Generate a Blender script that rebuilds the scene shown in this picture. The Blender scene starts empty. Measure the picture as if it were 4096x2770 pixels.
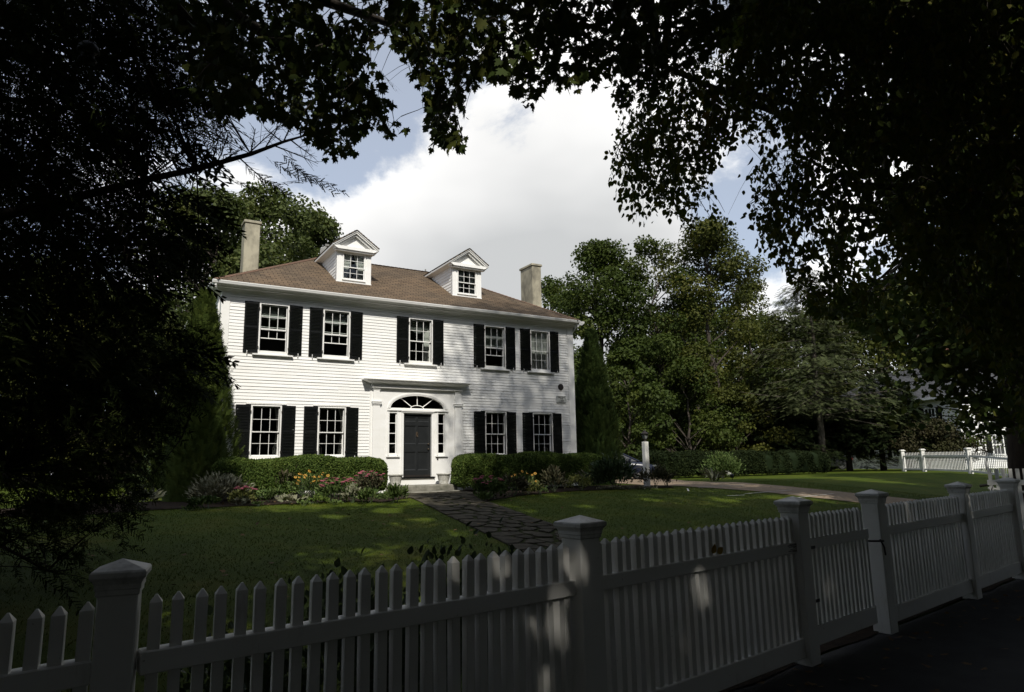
import bpy, math, random
import numpy as np
from mathutils import Vector, Matrix
random.seed(7); rng = np.random.default_rng(7)
R = math.radians
SC = bpy.context.scene
COL = SC.collection

# ---------------------------------------------------------------- camera, sky, sun, exposure
F_PX, PITCH, ROLL, YAW = 2743.93, 0.1740, -0.0180, 0.5386          # solved from the photograph (4096 x 2770)
CAMZ = 1.66
cy_, sy_, cp_, sp_ = math.cos(YAW), math.sin(YAW), math.cos(PITCH), math.sin(PITCH)
R0 = Vector((cy_, -sy_, 0)); U0 = Vector((-sp_*sy_, -sp_*cy_, cp_)); FW = Vector((sy_*cp_, cy_*cp_, sp_))
cr_, sr_ = math.cos(ROLL), math.sin(ROLL)
RT = cr_*R0 + sr_*U0; UP = -sr_*R0 + cr_*U0
cam_d = bpy.data.cameras.new('camera'); cam = bpy.data.objects.new('camera', cam_d); COL.objects.link(cam)
cam.matrix_world = Matrix(((RT.x, UP.x, -FW.x, 0), (RT.y, UP.y, -FW.y, 0), (RT.z, UP.z, -FW.z, CAMZ), (0, 0, 0, 1)))
cam_d.sensor_width = 36; cam_d.lens = F_PX/4096*36; cam_d.clip_start = 0.05; cam_d.clip_end = 2000
SC.camera = cam
SC.view_settings.view_transform = 'Standard'; SC.view_settings.look = 'None'
SC.view_settings.exposure = 0.2; SC.view_settings.gamma = 1; SC.view_settings.use_curve_mapping = False
SUN_DIR = Vector((0.229, 0.669, -0.707)).normalized()               # the way the light travels
sun_d = bpy.data.lights.new('sun', 'SUN'); sun_d.energy = 4.1; sun_d.angle = R(0.8); sun_d.color = (1, .955, .87)
sun = bpy.data.objects.new('sun', sun_d); COL.objects.link(sun)
sun.rotation_euler = SUN_DIR.to_track_quat('-Z', 'Y').to_euler(); sun.location = (-8, -25, 40)
SC.cycles.max_bounces = 6; SC.cycles.transparent_max_bounces = 12; SC.cycles.use_denoising = True
SC.cycles.sample_clamp_indirect = 4.0

FS = F_PX/1.7625                                                    # focal length in the 2324 px wide working copy of the photo
def ray(px, py):
    d = FW + RT*((px-1162)/FS) + UP*((785.7-py)/FS)
    return d
def at(px, py, Y):                                                  # the point at world depth Y seen at a pixel
    d = ray(px, py); t = Y/d.y
    return Vector((d.x*t, d.y*t, CAMZ + d.z*t))
def rng_at(px, py, dist):                                           # the point at a straight distance
    d = ray(px, py).normalized()*dist
    return Vector((d.x, d.y, CAMZ + d.z))
def project(P):                                                     # (N,3) -> (N,2) px in the 2324 copy, depth
    P = np.asarray(P, float); d = P - np.array([0, 0, CAMZ])
    f = d@np.array(FW); f2 = np.where(np.abs(f) < 1e-6, 1e-6, f)
    return np.stack([1162 + FS*(d@np.array(RT))/f2, 785.7 - FS*(d@np.array(UP))/f2], 1), f
def inpoly(q, poly):
    poly = np.asarray(poly, float); x, y = q[:, 0], q[:, 1]; ins = np.zeros(len(q), bool)
    j = len(poly)-1
    for i in range(len(poly)):
        xi, yi = poly[i]; xj, yj = poly[j]
        c = ((yi > y) != (yj > y)) & (x < (xj-xi)*(y-yi)/((yj-yi) if yj != yi else 1e-9) + xi)
        ins ^= c; j = i
    return ins

# ---------------------------------------------------------------- node helpers and materials
def newmat(name):
    m = bpy.data.materials.new(name); m.use_nodes = True
    return m, m.node_tree.nodes, m.node_tree.links, m.node_tree.nodes['Principled BSDF']
def ramp(N, stops):
    r = N.new('ShaderNodeValToRGB')
    while len(r.color_ramp.elements) < len(stops): r.color_ramp.elements.new(.5)
    for e, (p, c) in zip(r.color_ramp.elements, stops): e.position = p; e.color = (*c, 1)
    return r
def noise(N, L, vec, scale, detail=4, rough=.6, dist=0):
    n = N.new('ShaderNodeTexNoise'); n.inputs['Scale'].default_value = scale
    n.inputs['Detail'].default_value = detail; n.inputs['Roughness'].default_value = rough; n.inputs['Distortion'].default_value = dist
    if vec is not None: L.new(vec, n.inputs['Vector'])
    return n
def pos(N):
    return N.new('ShaderNodeNewGeometry').outputs['Position']
def mapv(N, L, vec, scale):
    m = N.new('ShaderNodeMapping'); m.inputs['Scale'].default_value = scale; L.new(vec, m.inputs['Vector']); return m.outputs['Vector']
def mix(N, L, fac, a, b, mode='MIX'):
    m = N.new('ShaderNodeMix'); m.data_type = 'RGBA'; m.blend_type = mode
    for s, v in ((0, fac), (6, a), (7, b)):
        if hasattr(v, 'links') or hasattr(v, 'is_linked'): L.new(v, m.inputs[s])
        elif s == 0: m.inputs[0].default_value = v
        else: m.inputs[s].default_value = (*v, 1)
    return m.outputs[2]
def bump(N, L, h, strength, dist, out):
    b = N.new('ShaderNodeBump'); b.inputs['Strength'].default_value = strength; b.inputs['Distance'].default_value = dist
    L.new(h, b.inputs['Height']); L.new(b.outputs[0], out.inputs['Normal'])
def plain(name, c1, c2=None, scale=6, rough=.6, bmp=0, spec=.4, metal=0, stretch=(1, 1, 1), lo=.35, hi=.7, bscale=None):
    m, N, L, B = newmat(name); c2 = c2 or tuple(v*.75 for v in c1)
    v = mapv(N, L, pos(N), stretch)
    n = noise(N, L, v, scale, 6, .62); r = ramp(N, [(lo, c1), (hi, c2)])
    L.new(n.outputs[0], r.inputs[0]); L.new(r.outputs[0], B.inputs['Base Color'])
    B.inputs['Roughness'].default_value = rough; B.inputs['Specular IOR Level'].default_value = spec; B.inputs['Metallic'].default_value = metal
    if bmp:
        n2 = noise(N, L, v, bscale or scale*5, 4, .6); bump(N, L, n2.outputs[0], bmp, .01, B)
    return m
def leafmat(name, cols, rough=.5, spec=.3, nscale=1.1, trans=0):
    rough = min(.9, rough+.18); spec *= .45
    # cols: three leaf colours, picked per leaf by the 'var' attribute and a slow noise through the plant
    m, N, L, B = newmat(name)
    a = N.new('ShaderNodeAttribute'); a.attribute_name = 'var'
    n = noise(N, L, pos(N), nscale, 2)
    ma = N.new('ShaderNodeMath'); ma.operation = 'MULTIPLY_ADD'; L.new(n.outputs[0], ma.inputs[0]); ma.inputs[1].default_value = .7
    m2 = N.new('ShaderNodeMath'); m2.operation = 'MULTIPLY_ADD'; L.new(a.outputs['Fac'], m2.inputs[0]); m2.inputs[1].default_value = .65; m2.inputs[2].default_value = -.18
    L.new(m2.outputs[0], ma.inputs[2])
    st = [(.15, cols[0]), (.5, cols[1]), (.85, cols[2])]
    if len(cols) > 3: st.append((.97, cols[3]))
    r = ramp(N, st); L.new(ma.outputs[0], r.inputs[0])
    L.new(r.outputs[0], B.inputs['Base Color']); B.inputs['Roughness'].default_value = rough; B.inputs['Specular IOR Level'].default_value = spec
    if trans:
        tr = N.new('ShaderNodeBsdfTranslucent'); L.new(mix(N, L, 1, r.outputs[0], (1.5, 1.6, .9), 'MULTIPLY'), tr.inputs[0])
        ms = N.new('ShaderNodeMixShader'); ms.inputs[0].default_value = trans; L.new(B.outputs[0], ms.inputs[1]); L.new(tr.outputs[0], ms.inputs[2]); L.new(ms.outputs[0], N['Material Output'].inputs[0])
    return m

M = {}
def white_paint(name, c=(.80, .795, .775), dirt=(.60, .585, .53), amount=.62, stretch=(1, 1, .25), spec=.35, rough=.5):
    m, N, L, B = newmat(name)
    p = pos(N)
    n = noise(N, L, mapv(N, L, p, stretch), 5, 7, .7); r = ramp(N, [(amount, c), (amount+.2, dirt)]); L.new(n.outputs[0], r.inputs[0])
    n2 = noise(N, L, mapv(N, L, p, (1, 1, 3)), 1.3, 3); r2 = ramp(N, [(.3, (1, 1, 1)), (.75, (.92, .915, .89))]); L.new(n2.outputs[0], r2.inputs[0])
    c1 = mix(N, L, 1, r.outputs[0], r2.outputs[0], 'MULTIPLY')
    n4 = noise(N, L, mapv(N, L, p, (1, 1, 1)), 34, 2, .5); r4 = ramp(N, [(.73, (1, 1, 1)), (.78, (.45, .43, .38))]); L.new(n4.outputs[0], r4.inputs[0])
    L.new(mix(N, L, .7, c1, r4.outputs[0], 'MULTIPLY'), B.inputs['Base Color'])
    B.inputs['Roughness'].default_value = rough; B.inputs['Specular IOR Level'].default_value = spec
    n3 = noise(N, L, mapv(N, L, p, (.3, 1, 1)), 60, 4); bump(N, L, n3.outputs[0], .12, .004, B)
    return m
M['white'] = white_paint('white_house_paint')
M['clap'] = white_paint('white_clapboard_paint', amount=.66, stretch=(.35, 1, 1))
M['fence'] = white_paint('white_fence_paint', (.72, .71, .675), (.36, .34, .29), .60)
M['capw'] = white_paint('weathered_cap_paint', (.66, .65, .62), (.30, .29, .26), .5, (1, 1, 1))
M['black'] = plain('black_shutter_paint', (.0040, .005, .005), (.007, .008, .0078), 9, .6, .05, .10)
M['door'] = plain('charcoal_door_paint', (.011, .0125, .013), (.016, .0175, .018), 5, .5, .03, .25)
M['brass'] = plain('aged_brass', (.12, .085, .055), (.06, .045, .03), 40, .5, 0, .4, .5)
M['iron'] = plain('dark_iron', (.018, .017, .016), (.04, .03, .024), 30, .55, .1, .4, .3)
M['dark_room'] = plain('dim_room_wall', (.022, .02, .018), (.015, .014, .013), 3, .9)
M['curtain'] = plain('white_curtain_cloth', (.62, .61, .58), (.50, .49, .46), 12, .9, .1)
M['tan_curtain'] = plain('grey_swag_cloth', (.13, .135, .125), (.08, .085, .08), 12, .9, .1)
M['stucco'] = plain('chimney_stucco', (.37, .34, .255), (.13, .12, .095), 2.4, .95, .35, .15, 0, (1, 1, .6), .38, .72, 25)
M['granite'] = plain('granite_step', (.24, .225, .19), (.10, .10, .075), 5, .9, .4, .2, 0, (1, 1, 1), .35, .7, 30)
M['urn'] = plain('weathered_urn', (.50, .49, .45), (.26, .25, .21), 14, .9, .4, .2)
M['bark'] = plain('tree_bark', (.075, .062, .05), (.03, .026, .022), 9, .95, .8, .15, 0, (1, 1, .25), .3, .7, 26)
M['darkbark'] = plain('dark_hemlock_bark', (.028, .023, .019), (.012, .010, .009), 9, .95, .8, .05, 0, (1, 1, .25), .3, .7, 26)
M['palebark'] = plain('pale_conifer_bark', (.16, .14, .115), (.06, .05, .042), 8, .95, .8, .15, 0, (1, 1, .4), .3, .7, 26)
M['stem'] = plain('green_stem', (.05, .075, .025), (.03, .05, .02), 20, .7)
M['soil'] = plain('bed_mulch', (.035, .024, .016), (.014, .011, .009), 14, 1, .9, .05, 0, (1, 1, 1), .35, .65, 45)
M['asphalt'] = plain('worn_asphalt', (.045, .045, .045), (.028, .028, .028), 2.2, .93, .5, .2, 0, (1, 1, 1), .35, .7, 120)
M['kerb'] = plain('granite_kerb', (.22, .22, .21), (.14, .14, .135), 7, .9, .3)
M['rubber'] = plain('tyre_rubber', (.015, .015, .015), None, 20, .8)
M['alloy'] = plain('wheel_alloy', (.45, .45, .46), (.38, .38, .39), 9, .3, 0, .5, .9)
M['navy'] = plain('navy_car_paint', (.010, .014, .030), (.012, .016, .034), 3, .3, 0, .4)
M['silver'] = plain('silver_car_paint', (.32, .33, .35), (.36, .37, .38), 3, .22, 0, .6, .5)
M['darkcar'] = plain('black_car_paint', (.016, .017, .02), None, 3, .2, 0, .6)
M['carglass'] = plain('car_glass', (.02, .024, .027), None, 3, .04, 0, .9)
M['lampglass'] = plain('lantern_glass', (.20, .22, .21), None, 3, .08, 0, .8)
M['redlens'] = plain('red_lens', (.25, .01, .01), None, 3, .15, 0, .7)
M['greyroof'] = plain('grey_shingle', (.085, .087, .092), (.055, .056, .06), 3, .95, .5, .1, 0, (1, 1, 4))
M['brick'] = plain('red_chimney_brick', (.13, .055, .036), (.08, .04, .03), 14, .95, .4)
M['plaque'] = plain('grey_sign_paint', (.52, .53, .50), (.46, .47, .44), 12, .6)
M['ink'] = plain('dark_lettering', (.03, .03, .03), None, 12, .7)
M['cable'] = plain('black_cable', (.01, .01, .01), None, 5, .6)
M['joint'] = plain('pale_joint_sealant', (.50, .49, .45), (.3, .29, .26), 9, .9)
M['gravel'] = plain('exposed_aggregate', (.27, .205, .14), (.17, .13, .09), 40, .95, .6, .15, 0, (1, 1, 1), .35, .65, 90)
M['flag'] = plain('mossy_flagstone', (.080, .070, .050), (.028, .025, .018), 5, .95, .8, .1, 0, (1, 1, 1), .32, .68, 22)
M['moss'] = plain('path_moss', (.035, .045, .012), (.02, .022, .01), 9, 1, .9, .05, 0, (1, 1, 1), .35, .65, 50)
M['pink'] = plain('pink_sedum_flower', (.30, .075, .10), (.20, .05, .075), 60, .85)
M['yellow'] = plain('yellow_ray_petal', (.42, .235, .025), (.34, .16, .015), 40, .7)
M['cone'] = plain('brown_flower_cone', (.03, .018, .01), None, 40, .9)
M['whitefl'] = plain('white_bloom', (.6, .6, .55), (.5, .5, .42), 40, .8)
M['redfl'] = plain('magenta_bloom', (.45, .02, .09), None, 40, .8)
M['tar'] = plain('black_plastic', (.012, .012, .013), None, 10, .5)
M['litter'] = plain('dry_leaf', (.16, .095, .028), (.07, .035, .015), 5, .85, 0, .3, 0, (1, 1, 1), .35, .65)

# window glass: clear sheet with fresnel reflection
def glassmat():
    m, N, L, B = newmat('window_glass'); N.remove(B)
    out = N['Material Output']; t = N.new('ShaderNodeBsdfTransparent'); t.inputs[0].default_value = (.72, .76, .74, 1)
    g = N.new('ShaderNodeBsdfGlossy'); g.inputs['Roughness'].default_value = .015; g.inputs['Color'].default_value = (.95, .95, .95, 1)
    f = N.new('ShaderNodeFresnel'); f.inputs['IOR'].default_value = 1.5
    n = noise(N, L, pos(N), 2.2, 2); b = N.new('ShaderNodeBump'); b.inputs['Strength'].default_value = .12; b.inputs['Distance'].default_value = .02
    L.new(n.outputs[0], b.inputs['Height']); L.new(b.outputs[0], g.inputs['Normal'])
    mx = N.new('ShaderNodeMixShader'); L.new(f.outputs[0], mx.inputs[0]); L.new(t.outputs[0], mx.inputs[1]); L.new(g.outputs[0], mx.inputs[2])
    L.new(mx.outputs[0], out.inputs[0]); return m
M['glass'] = glassmat()

def shinglemat(name, side):
    m, N, L, B = newmat(name)
    s = N.new('ShaderNodeSeparateXYZ'); L.new(pos(N), s.inputs[0])
    c = N.new('ShaderNodeCombineXYZ'); L.new(s.outputs[1 if side else 0], c.inputs[0])
    mu = N.new('ShaderNodeMath'); mu.operation = 'MULTIPLY'; mu.inputs[1].default_value = 2.0; L.new(s.outputs[2], mu.inputs[0]); L.new(mu.outputs[0], c.inputs[1])
    br = N.new('ShaderNodeTexBrick'); L.new(c.outputs[0], br.inputs['Vector'])
    br.inputs['Color1'].default_value = (.215, .165, .116, 1); br.inputs['Color2'].default_value = (.138, .108, .079, 1); br.inputs['Mortar'].default_value = (.035, .028, .022, 1)
    br.inputs['Scale'].default_value = 1; br.inputs['Brick Width'].default_value = .30; br.inputs['Row Height'].default_value = .135
    br.inputs['Mortar Size'].default_value = .012; br.inputs['Mortar Smooth'].default_value = .3; br.inputs['Bias'].default_value = -.05
    n = noise(N, L, pos(N), .55, 3); r = ramp(N, [(.36, (1.05, 1, .95)), (.66, (.80, .82, .84))]); L.new(n.outputs[0], r.inputs[0])
    n2 = noise(N, L, pos(N), 45, 3); r2 = ramp(N, [(.25, (.72, .72, .72)), (.75, (1.25, 1.22, 1.2))]); L.new(n2.outputs[0], r2.inputs[0])
    a = mix(N, L, 1, br.outputs[0], r.outputs[0], 'MULTIPLY'); L.new(mix(N, L, .8, a, r2.outputs[0], 'MULTIPLY'), B.inputs['Base Color'])
    B.inputs['Roughness'].default_value = .95; B.inputs['Specular IOR Level'].default_value = .15
    bump(N, L, br.outputs['Fac'], -.5, .012, B)
    return m
M['shingle'] = shinglemat('brown_asphalt_shingle', False); M['shingle_side'] = shinglemat('brown_asphalt_shingle_side', True)
M['hipcap'] = plain('reddish_cap_shingle', (.17, .10, .07), (.12, .085, .06), 8, .95, .4, .1)

def lawnmat():
    m, N, L, B = newmat('mown_lawn'); p = pos(N)
    n = noise(N, L, p, .8, 5, .65); r = ramp(N, [(.3, (.036, .060, .004)), (.52, (.056, .082, .006)), (.75, (.095, .098, .013))]); L.new(n.outputs[0], r.inputs[0])
    n2 = noise(N, L, p, 60, 4, .7); r2 = ramp(N, [(.3, (.7, .7, .7)), (.7, (1.25, 1.2, 1.1))]); L.new(n2.outputs[0], r2.inputs[0])
    L.new(mix(N, L, 1, r.outputs[0], r2.outputs[0], 'MULTIPLY'), B.inputs['Base Color'])
    B.inputs['Roughness'].default_value = .9; B.inputs['Specular IOR Level'].default_value = .12
    bump(N, L, n2.outputs[0], .9, .03, B); return m
M['lawn'] = lawnmat()
M['grass'] = leafmat('grass_blade', [(.038, .064, .004), (.060, .088, .006), (.105, .108, .014)], .6, .2, .8)
M['maple'] = leafmat('maple_leaf', [(.022, .036, .007), (.034, .049, .010), (.062, .064, .012)], .5, .2, 1.1, .16)
M['birch'] = leafmat('birch_leaf', [(.034, .050, .010), (.055, .070, .014), (.10, .09, .018), (.20, .10, .018)], .5, .2, 1.1, .24)
M['hemlock'] = leafmat('hemlock_needle', [(.012, .018, .006), (.018, .026, .007), (.030, .038, .010)], .8, .05)
M['oak'] = leafmat('oak_leaf', [(.040, .055, .016), (.058, .075, .020), (.095, .100, .030)], .5, .35, .3, .22)
M['bmaple'] = leafmat('green_maple_leaf', [(.025, .040, .007), (.037, .054, .009), (.058, .071, .012)], .5, .35, .3, .22)
M['ymaple'] = leafmat('olive_maple_leaf', [(.034, .043, .008), (.052, .060, .010), (.080, .078, .014)], .5, .35, .3, .22)
M['pine'] = leafmat('grey_green_needle', [(.036, .046, .017), (.054, .066, .025), (.080, .092, .038)], .6, .25, .3)
M['dkcon'] = leafmat('dark_needle', [(.008, .014, .004), (.013, .020, .006), (.022, .030, .008)], .6, .2, .3)
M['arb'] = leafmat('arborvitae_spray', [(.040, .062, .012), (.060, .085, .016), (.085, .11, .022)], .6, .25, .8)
M['shadearb'] = leafmat('shaded_arborvitae_spray', [(.018, .034, .008), (.028, .046, .010), (.042, .062, .014)], .6, .25, .8)  # arborvitae foliage again, with the shade at the right corner put into the colour
M['hedge'] = leafmat('yew_hedge_leaf', [(.034, .060, .010), (.060, .094, .017), (.105, .138, .028)], .5, .3, 1.2)
M['rhodo'] = leafmat('glossy_shrub_leaf', [(.020, .040, .013), (.035, .058, .020), (.06, .08, .03)], .3, .5, 1)
M['pale'] = leafmat('pale_variegated_leaf', [(.12, .13, .075), (.20, .20, .13), (.30, .29, .20)], .5, .3, 2)
M['perennial'] = leafmat('perennial_leaf', [(.040, .070, .018), (.065, .10, .025), (.10, .13, .04)], .5, .3, 2)
M['bronze'] = leafmat('bronze_green_leaf', [(.045, .048, .026), (.070, .068, .036), (.10, .085, .05)], .5, .3, 2)
M['lime'] = leafmat('yellow_green_leaf', [(.09, .11, .028), (.15, .16, .045), (.22, .22, .08)], .5, .3, 2)
M['redleaf'] = leafmat('dark_red_leaf', [(.024, .020, .009), (.030, .028, .010), (.034, .038, .012)], .5, .3, 1)

# ---------------------------------------------------------------- mesh helpers
WL = {}                                                             # world location of every object that parents something
def tag(o, label=None, cat=None, group=None, kind=None):
    if label: o['label'] = label
    if cat: o['category'] = cat
    if group: o['group'] = group
    if kind: o['kind'] = kind
    return o
def thing(name, loc, label, cat, group=None, rz=0):
    o = bpy.data.objects.new(name, None); COL.objects.link(o); o.location = loc; o.rotation_euler[2] = rz
    o.empty_display_size = .2; WL[o] = Vector(loc); return tag(o, label, cat, group)
class MB:
    def __init__(s): s.v = []; s.f = []; s.mi = []
    def add(s, vs, fs):
        b = len(s.v); s.v += [tuple(v) for v in vs]; s.f += [tuple(b+i for i in f) for f in fs]; return s
    def box(s, x0, x1, y0, y1, z0, z1):
        v = [(x, y, z) for z in (z0, z1) for y in (y0, y1) for x in (x0, x1)]
        return s.add(v, [(0, 2, 3, 1), (4, 5, 7, 6), (0, 1, 5, 4), (2, 6, 7, 3), (0, 4, 6, 2), (1, 3, 7, 5)])
    def obox(s, c, ax, ay, az):                                     # oriented box: centre and three half vectors
        c = Vector(c); ax, ay, az = Vector(ax), Vector(ay), Vector(az)
        v = [c+ax*i+ay*j+az*k for k in (-1, 1) for j in (-1, 1) for i in (-1, 1)]
        return s.add(v, [(0, 2, 3, 1), (4, 5, 7, 6), (0, 1, 5, 4), (2, 6, 7, 3), (0, 4, 6, 2), (1, 3, 7, 5)])
    def tube(s, pts, rad, n=7, cap=True):
        pts = [Vector(p) for p in pts]; rad = rad if isinstance(rad, (list, tuple)) else [rad]*len(pts)
        b = len(s.v); up = Vector((.13, .21, .97)); prev = None
        for i, p in enumerate(pts):
            t = (pts[min(i+1, len(pts)-1)]-pts[max(i-1, 0)])
            if t.length < 1e-9: t = Vector((0, 0, 1))
            t.normalize()
            if prev is None:
                a = t.cross(up)
                if a.length < .05: a = t.cross(Vector((1, 0, 0)))
            else: a = prev - t*prev.dot(t)
            a.normalize(); prev = a; c = t.cross(a)
            for k in range(n):
                w = 2*math.pi*k/n; s.v.append(tuple(p + (a*math.cos(w)+c*math.sin(w))*rad[i]))
        for i in range(len(pts)-1):
            for k in range(n):
                k2 = (k+1) % n; s.f.append((b+i*n+k, b+i*n+k2, b+(i+1)*n+k2, b+(i+1)*n+k))
        if cap:
            s.f.append(tuple(b+k for k in range(n))[::-1]); s.f.append(tuple(b+(len(pts)-1)*n+k for k in range(n)))
        return s
    def lathe(s, c, prof, n=16):                                    # prof: (radius, z)
        b = len(s.v); c = Vector(c)
        for r, z in prof:
            for k in range(n):
                w = 2*math.pi*k/n; s.v.append((c.x+r*math.cos(w), c.y+r*math.sin(w), c.z+z))
        for i in range(len(prof)-1):
            for k in range(n):
                k2 = (k+1) % n; s.f.append((b+i*n+k, b+i*n+k2, b+(i+1)*n+k2, b+(i+1)*n+k))
        s.f.append(tuple(b+k for k in range(n))[::-1]); s.f.append(tuple(b+(len(prof)-1)*n+k for k in range(n)))
        return s
    def prism(s, poly, axis, a0, a1):                               # polygon in the plane across axis, pushed from a0 to a1
        n = len(poly); mk = {'x': lambda p, a: (a, p[0], p[1]), 'y': lambda p, a: (p[0], a, p[1]), 'z': lambda p, a: (p[0], p[1], a)}[axis]
        v = [mk(p, a0) for p in poly] + [mk(p, a1) for p in poly]
        f = [tuple(range(n))[::-1], tuple(range(n, 2*n))] + [(i, (i+1) % n, n+(i+1) % n, n+i) for i in range(n)]
        return s.add(v, f)
    def build(s, name, mat, parent=None, smooth=False, local=False, bevel=0):
        me = bpy.data.meshes.new(name)
        L = Vector((0, 0, 0)) if (parent is None or local) else WL[parent]
        me.from_pydata([(v[0]-L.x, v[1]-L.y, v[2]-L.z) for v in s.v], [], s.f)
        if mat is not None: me.materials.append(mat)
        return finish(name, me, parent, L, smooth, bevel)
def finish(name, me, parent, L=None, smooth=False, bevel=0):
    import bmesh
    if len(me.polygons) < 60000 and not me.attributes.get('var'):
        bm = bmesh.new(); bm.from_mesh(me); bmesh.ops.recalc_face_normals(bm, faces=bm.faces)
        if bevel:
            es = [e for e in bm.edges if len(e.link_faces) == 2 and e.calc_face_angle(0) > .6]
            bmesh.ops.bevel(bm, geom=es, offset=bevel, segments=1, affect='EDGES', clamp_overlap=True)
        bm.to_mesh(me); bm.free()
    if smooth: me.polygons.foreach_set('use_smooth', [True]*len(me.polygons))
    o = bpy.data.objects.new(name, me); COL.objects.link(o)
    if parent is not None: o.parent = parent
    WL[o] = L if L is not None else Vector((0, 0, 0))
    return o
def clone(o, parent=None, loc=None, rot=None):
    c = o.copy(); COL.objects.link(c)
    if parent is not None: c.parent = parent
    if loc is not None: c.location = loc
    if rot is not None: c.rotation_euler = rot
    for ch in list(o.children): clone(ch, c)
    return c

# templates for scattering: list of polygons, each a list of (x, y, z); x across, y along, z normal
def maple_tmpl():
    half = [(0, 0), (.10, .06), (.34, -.06), (.30, .12), (.52, .22), (.44, .32), (.50, .50), (.30, .44), (.22, .50), (.26, .74), (.12, .70), (0, 1)]
    out = half + [(-x, y) for x, y in half[-2:0:-1]]
    return [[(x, y-.02, .10*abs(x)) for x, y in out]]
def ovate_tmpl():
    r = [(0, 0, 0), (.26, .18, .06), (.34, .42, .08), (.20, .75, .05), (0, 1, -.05), (0, .5, 0)]
    return [r, [(-x, y, z) for x, y, z in r[::-1]]]
def lance_tmpl(w=.16, b=.12):
    r = [(0, 0, 0), (w, .3, .04), (w*.8, .65, .02), (0, 1, -b), (0, .5, .03)]
    return [r, [(-x, y, z) for x, y, z in r[::-1]]]
def quad_tmpl():
    return [[(-.32, 0, 0), (.32, .1, 0), (.40, .62, -.08), (0, 1, -.14), (-.38, .55, -.03)]]
def frond_tmpl(nside=11, teeth=3):
    ps = [[(-.006, 0, 0), (.006, 0, 0), (.003, 1, -.12), (-.003, 1, -.12)]]
    for i in range(nside):
        y0 = .08 + .88*i/nside; dz = -.12*y0*y0
        for sgn in (-1, 1):
            if random.random() < .14: continue
            y = y0+random.uniform(-.04, .04); ln = .44*(1-.72*(i/nside)**1.3)*random.uniform(.35, 1.15)
            a = R(random.uniform(28, 64)); dx, dy = math.sin(a)*sgn, math.cos(a); nx, ny = -dy*sgn, dx*sgn
            w = .024
            right, left = [], []
            for k in range(teeth):
                s0, s1 = (k)/teeth, (k+.75)/teeth
                right += [(s0*ln, .008), (s1*ln, w*(1-.35*s1))]
                left += [(s0*ln, -.008), (s1*ln, -w*(1-.35*s1))]
            loop = right + [(ln, 0)] + left[::-1]
            ps.append([(dx*u+nx*v, y+dy*u+ny*v, dz-.10*(u/ .4)**2*.4) for u, v in loop])
    return ps
def spray_tmpl():
    ps = []
    for i in range(5):
        y = .05+.2*i; ln = .42*(1-.6*i/5)
        for sgn in (-1, 1):
            a = R(48); dx, dy = math.sin(a)*sgn, math.cos(a); nx, ny = -dy*sgn, dx*sgn; w = .05
            ps.append([(dx*u+nx*v, y+dy*u+ny*v, -.15*(y+dy*u)**2) for u, v in ((0, 0), (ln*.5, w), (ln, 0), (ln*.45, -w))])
    ps.append([(-.03, 0, 0), (.03, 0, 0), (.02, 1, -.15), (-.02, 1, -.15)])
    return ps
def frames(Yd, Nd):                                                 # rotation matrices with column y along Yd and z near Nd
    Y = Yd/np.linalg.norm(Yd, axis=1, keepdims=True)
    X = np.cross(Y, Nd); l = np.linalg.norm(X, axis=1, keepdims=True); X = np.where(l < 1e-5, np.array([[1., 0, 0]]), X/np.maximum(l, 1e-5))
    Z = np.cross(X, Y)
    return np.stack([X, Y, Z], 2)
def rdir(n, bias=(0, 0, 0)):
    d = rng.normal(size=(n, 3)); d /= np.linalg.norm(d, axis=1, keepdims=True); d = d + np.array(bias)
    return d/np.linalg.norm(d, axis=1, keepdims=True)
class SCAT:                                                         # gathers instanced polygons and welds them into one mesh
    def __init__(s): s.V = []; s.L = []; s.S = []; s.var = []; s.n = 0
    def add(s, tmpl, P, Rm, size, var=None):
        P = np.asarray(P, float); n = len(P)
        if n == 0: return s
        size = np.broadcast_to(np.asarray(size, float), (n,)) if np.ndim(size) < 2 else size
        var = rng.random(n) if var is None else np.broadcast_to(var, (n,))
        tv = np.array([v for poly in tmpl for v in poly], float); k = len(tv)
        if np.ndim(size) == 2: loc = tv[None]*size[:, None, :]
        else: loc = tv[None]*size[:, None, None]
        W = np.einsum('nij,nkj->nki', Rm, loc) + P[:, None, :]
        s.V.append(W.reshape(-1, 3))
        s.L.append((np.arange(k)[None]+s.n+np.arange(n)[:, None]*k).reshape(-1)); s.n += n*k
        s.S.append(np.tile(np.array([len(p) for p in tmpl]), n)); s.var.append(np.repeat(var, len(tmpl)))
        return s
    def core(s, V, Fq, var=.0):                                     # plain faces of equal side count
        V = np.asarray(V, float); Fq = np.asarray(Fq); s.V.append(V); s.L.append(Fq.reshape(-1)+s.n); s.n += len(V)
        s.S.append(np.full(len(Fq), Fq.shape[1])); s.var.append(np.full(len(Fq), var)); return s
    def build(s, name, mat, parent=None):
        L = Vector((0, 0, 0)) if parent is None else WL[parent]
        V = np.concatenate(s.V) - np.array(L); Lp = np.concatenate(s.L).astype(np.int32); S = np.concatenate(s.S).astype(np.int32)
        me = bpy.data.meshes.new(name); me.vertices.add(len(V)); me.vertices.foreach_set('co', V.astype(np.float32).reshape(-1))
        me.loops.add(len(Lp)); me.loops.foreach_set('vertex_index', Lp); me.polygons.add(len(S))
        st = np.zeros(len(S), np.int32); st[1:] = np.cumsum(S)[:-1]
        me.polygons.foreach_set('loop_start', st); me.update(calc_edges=True)
        a = me.attributes.new('var', 'FLOAT', 'FACE'); a.data.foreach_set('value', np.concatenate(s.var).astype(np.float32))
        me.materials.append(mat)
        o = bpy.data.objects.new(name, me); COL.objects.link(o)
        if parent is not None: o.parent = parent
        WL[o] = L; return o
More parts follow.
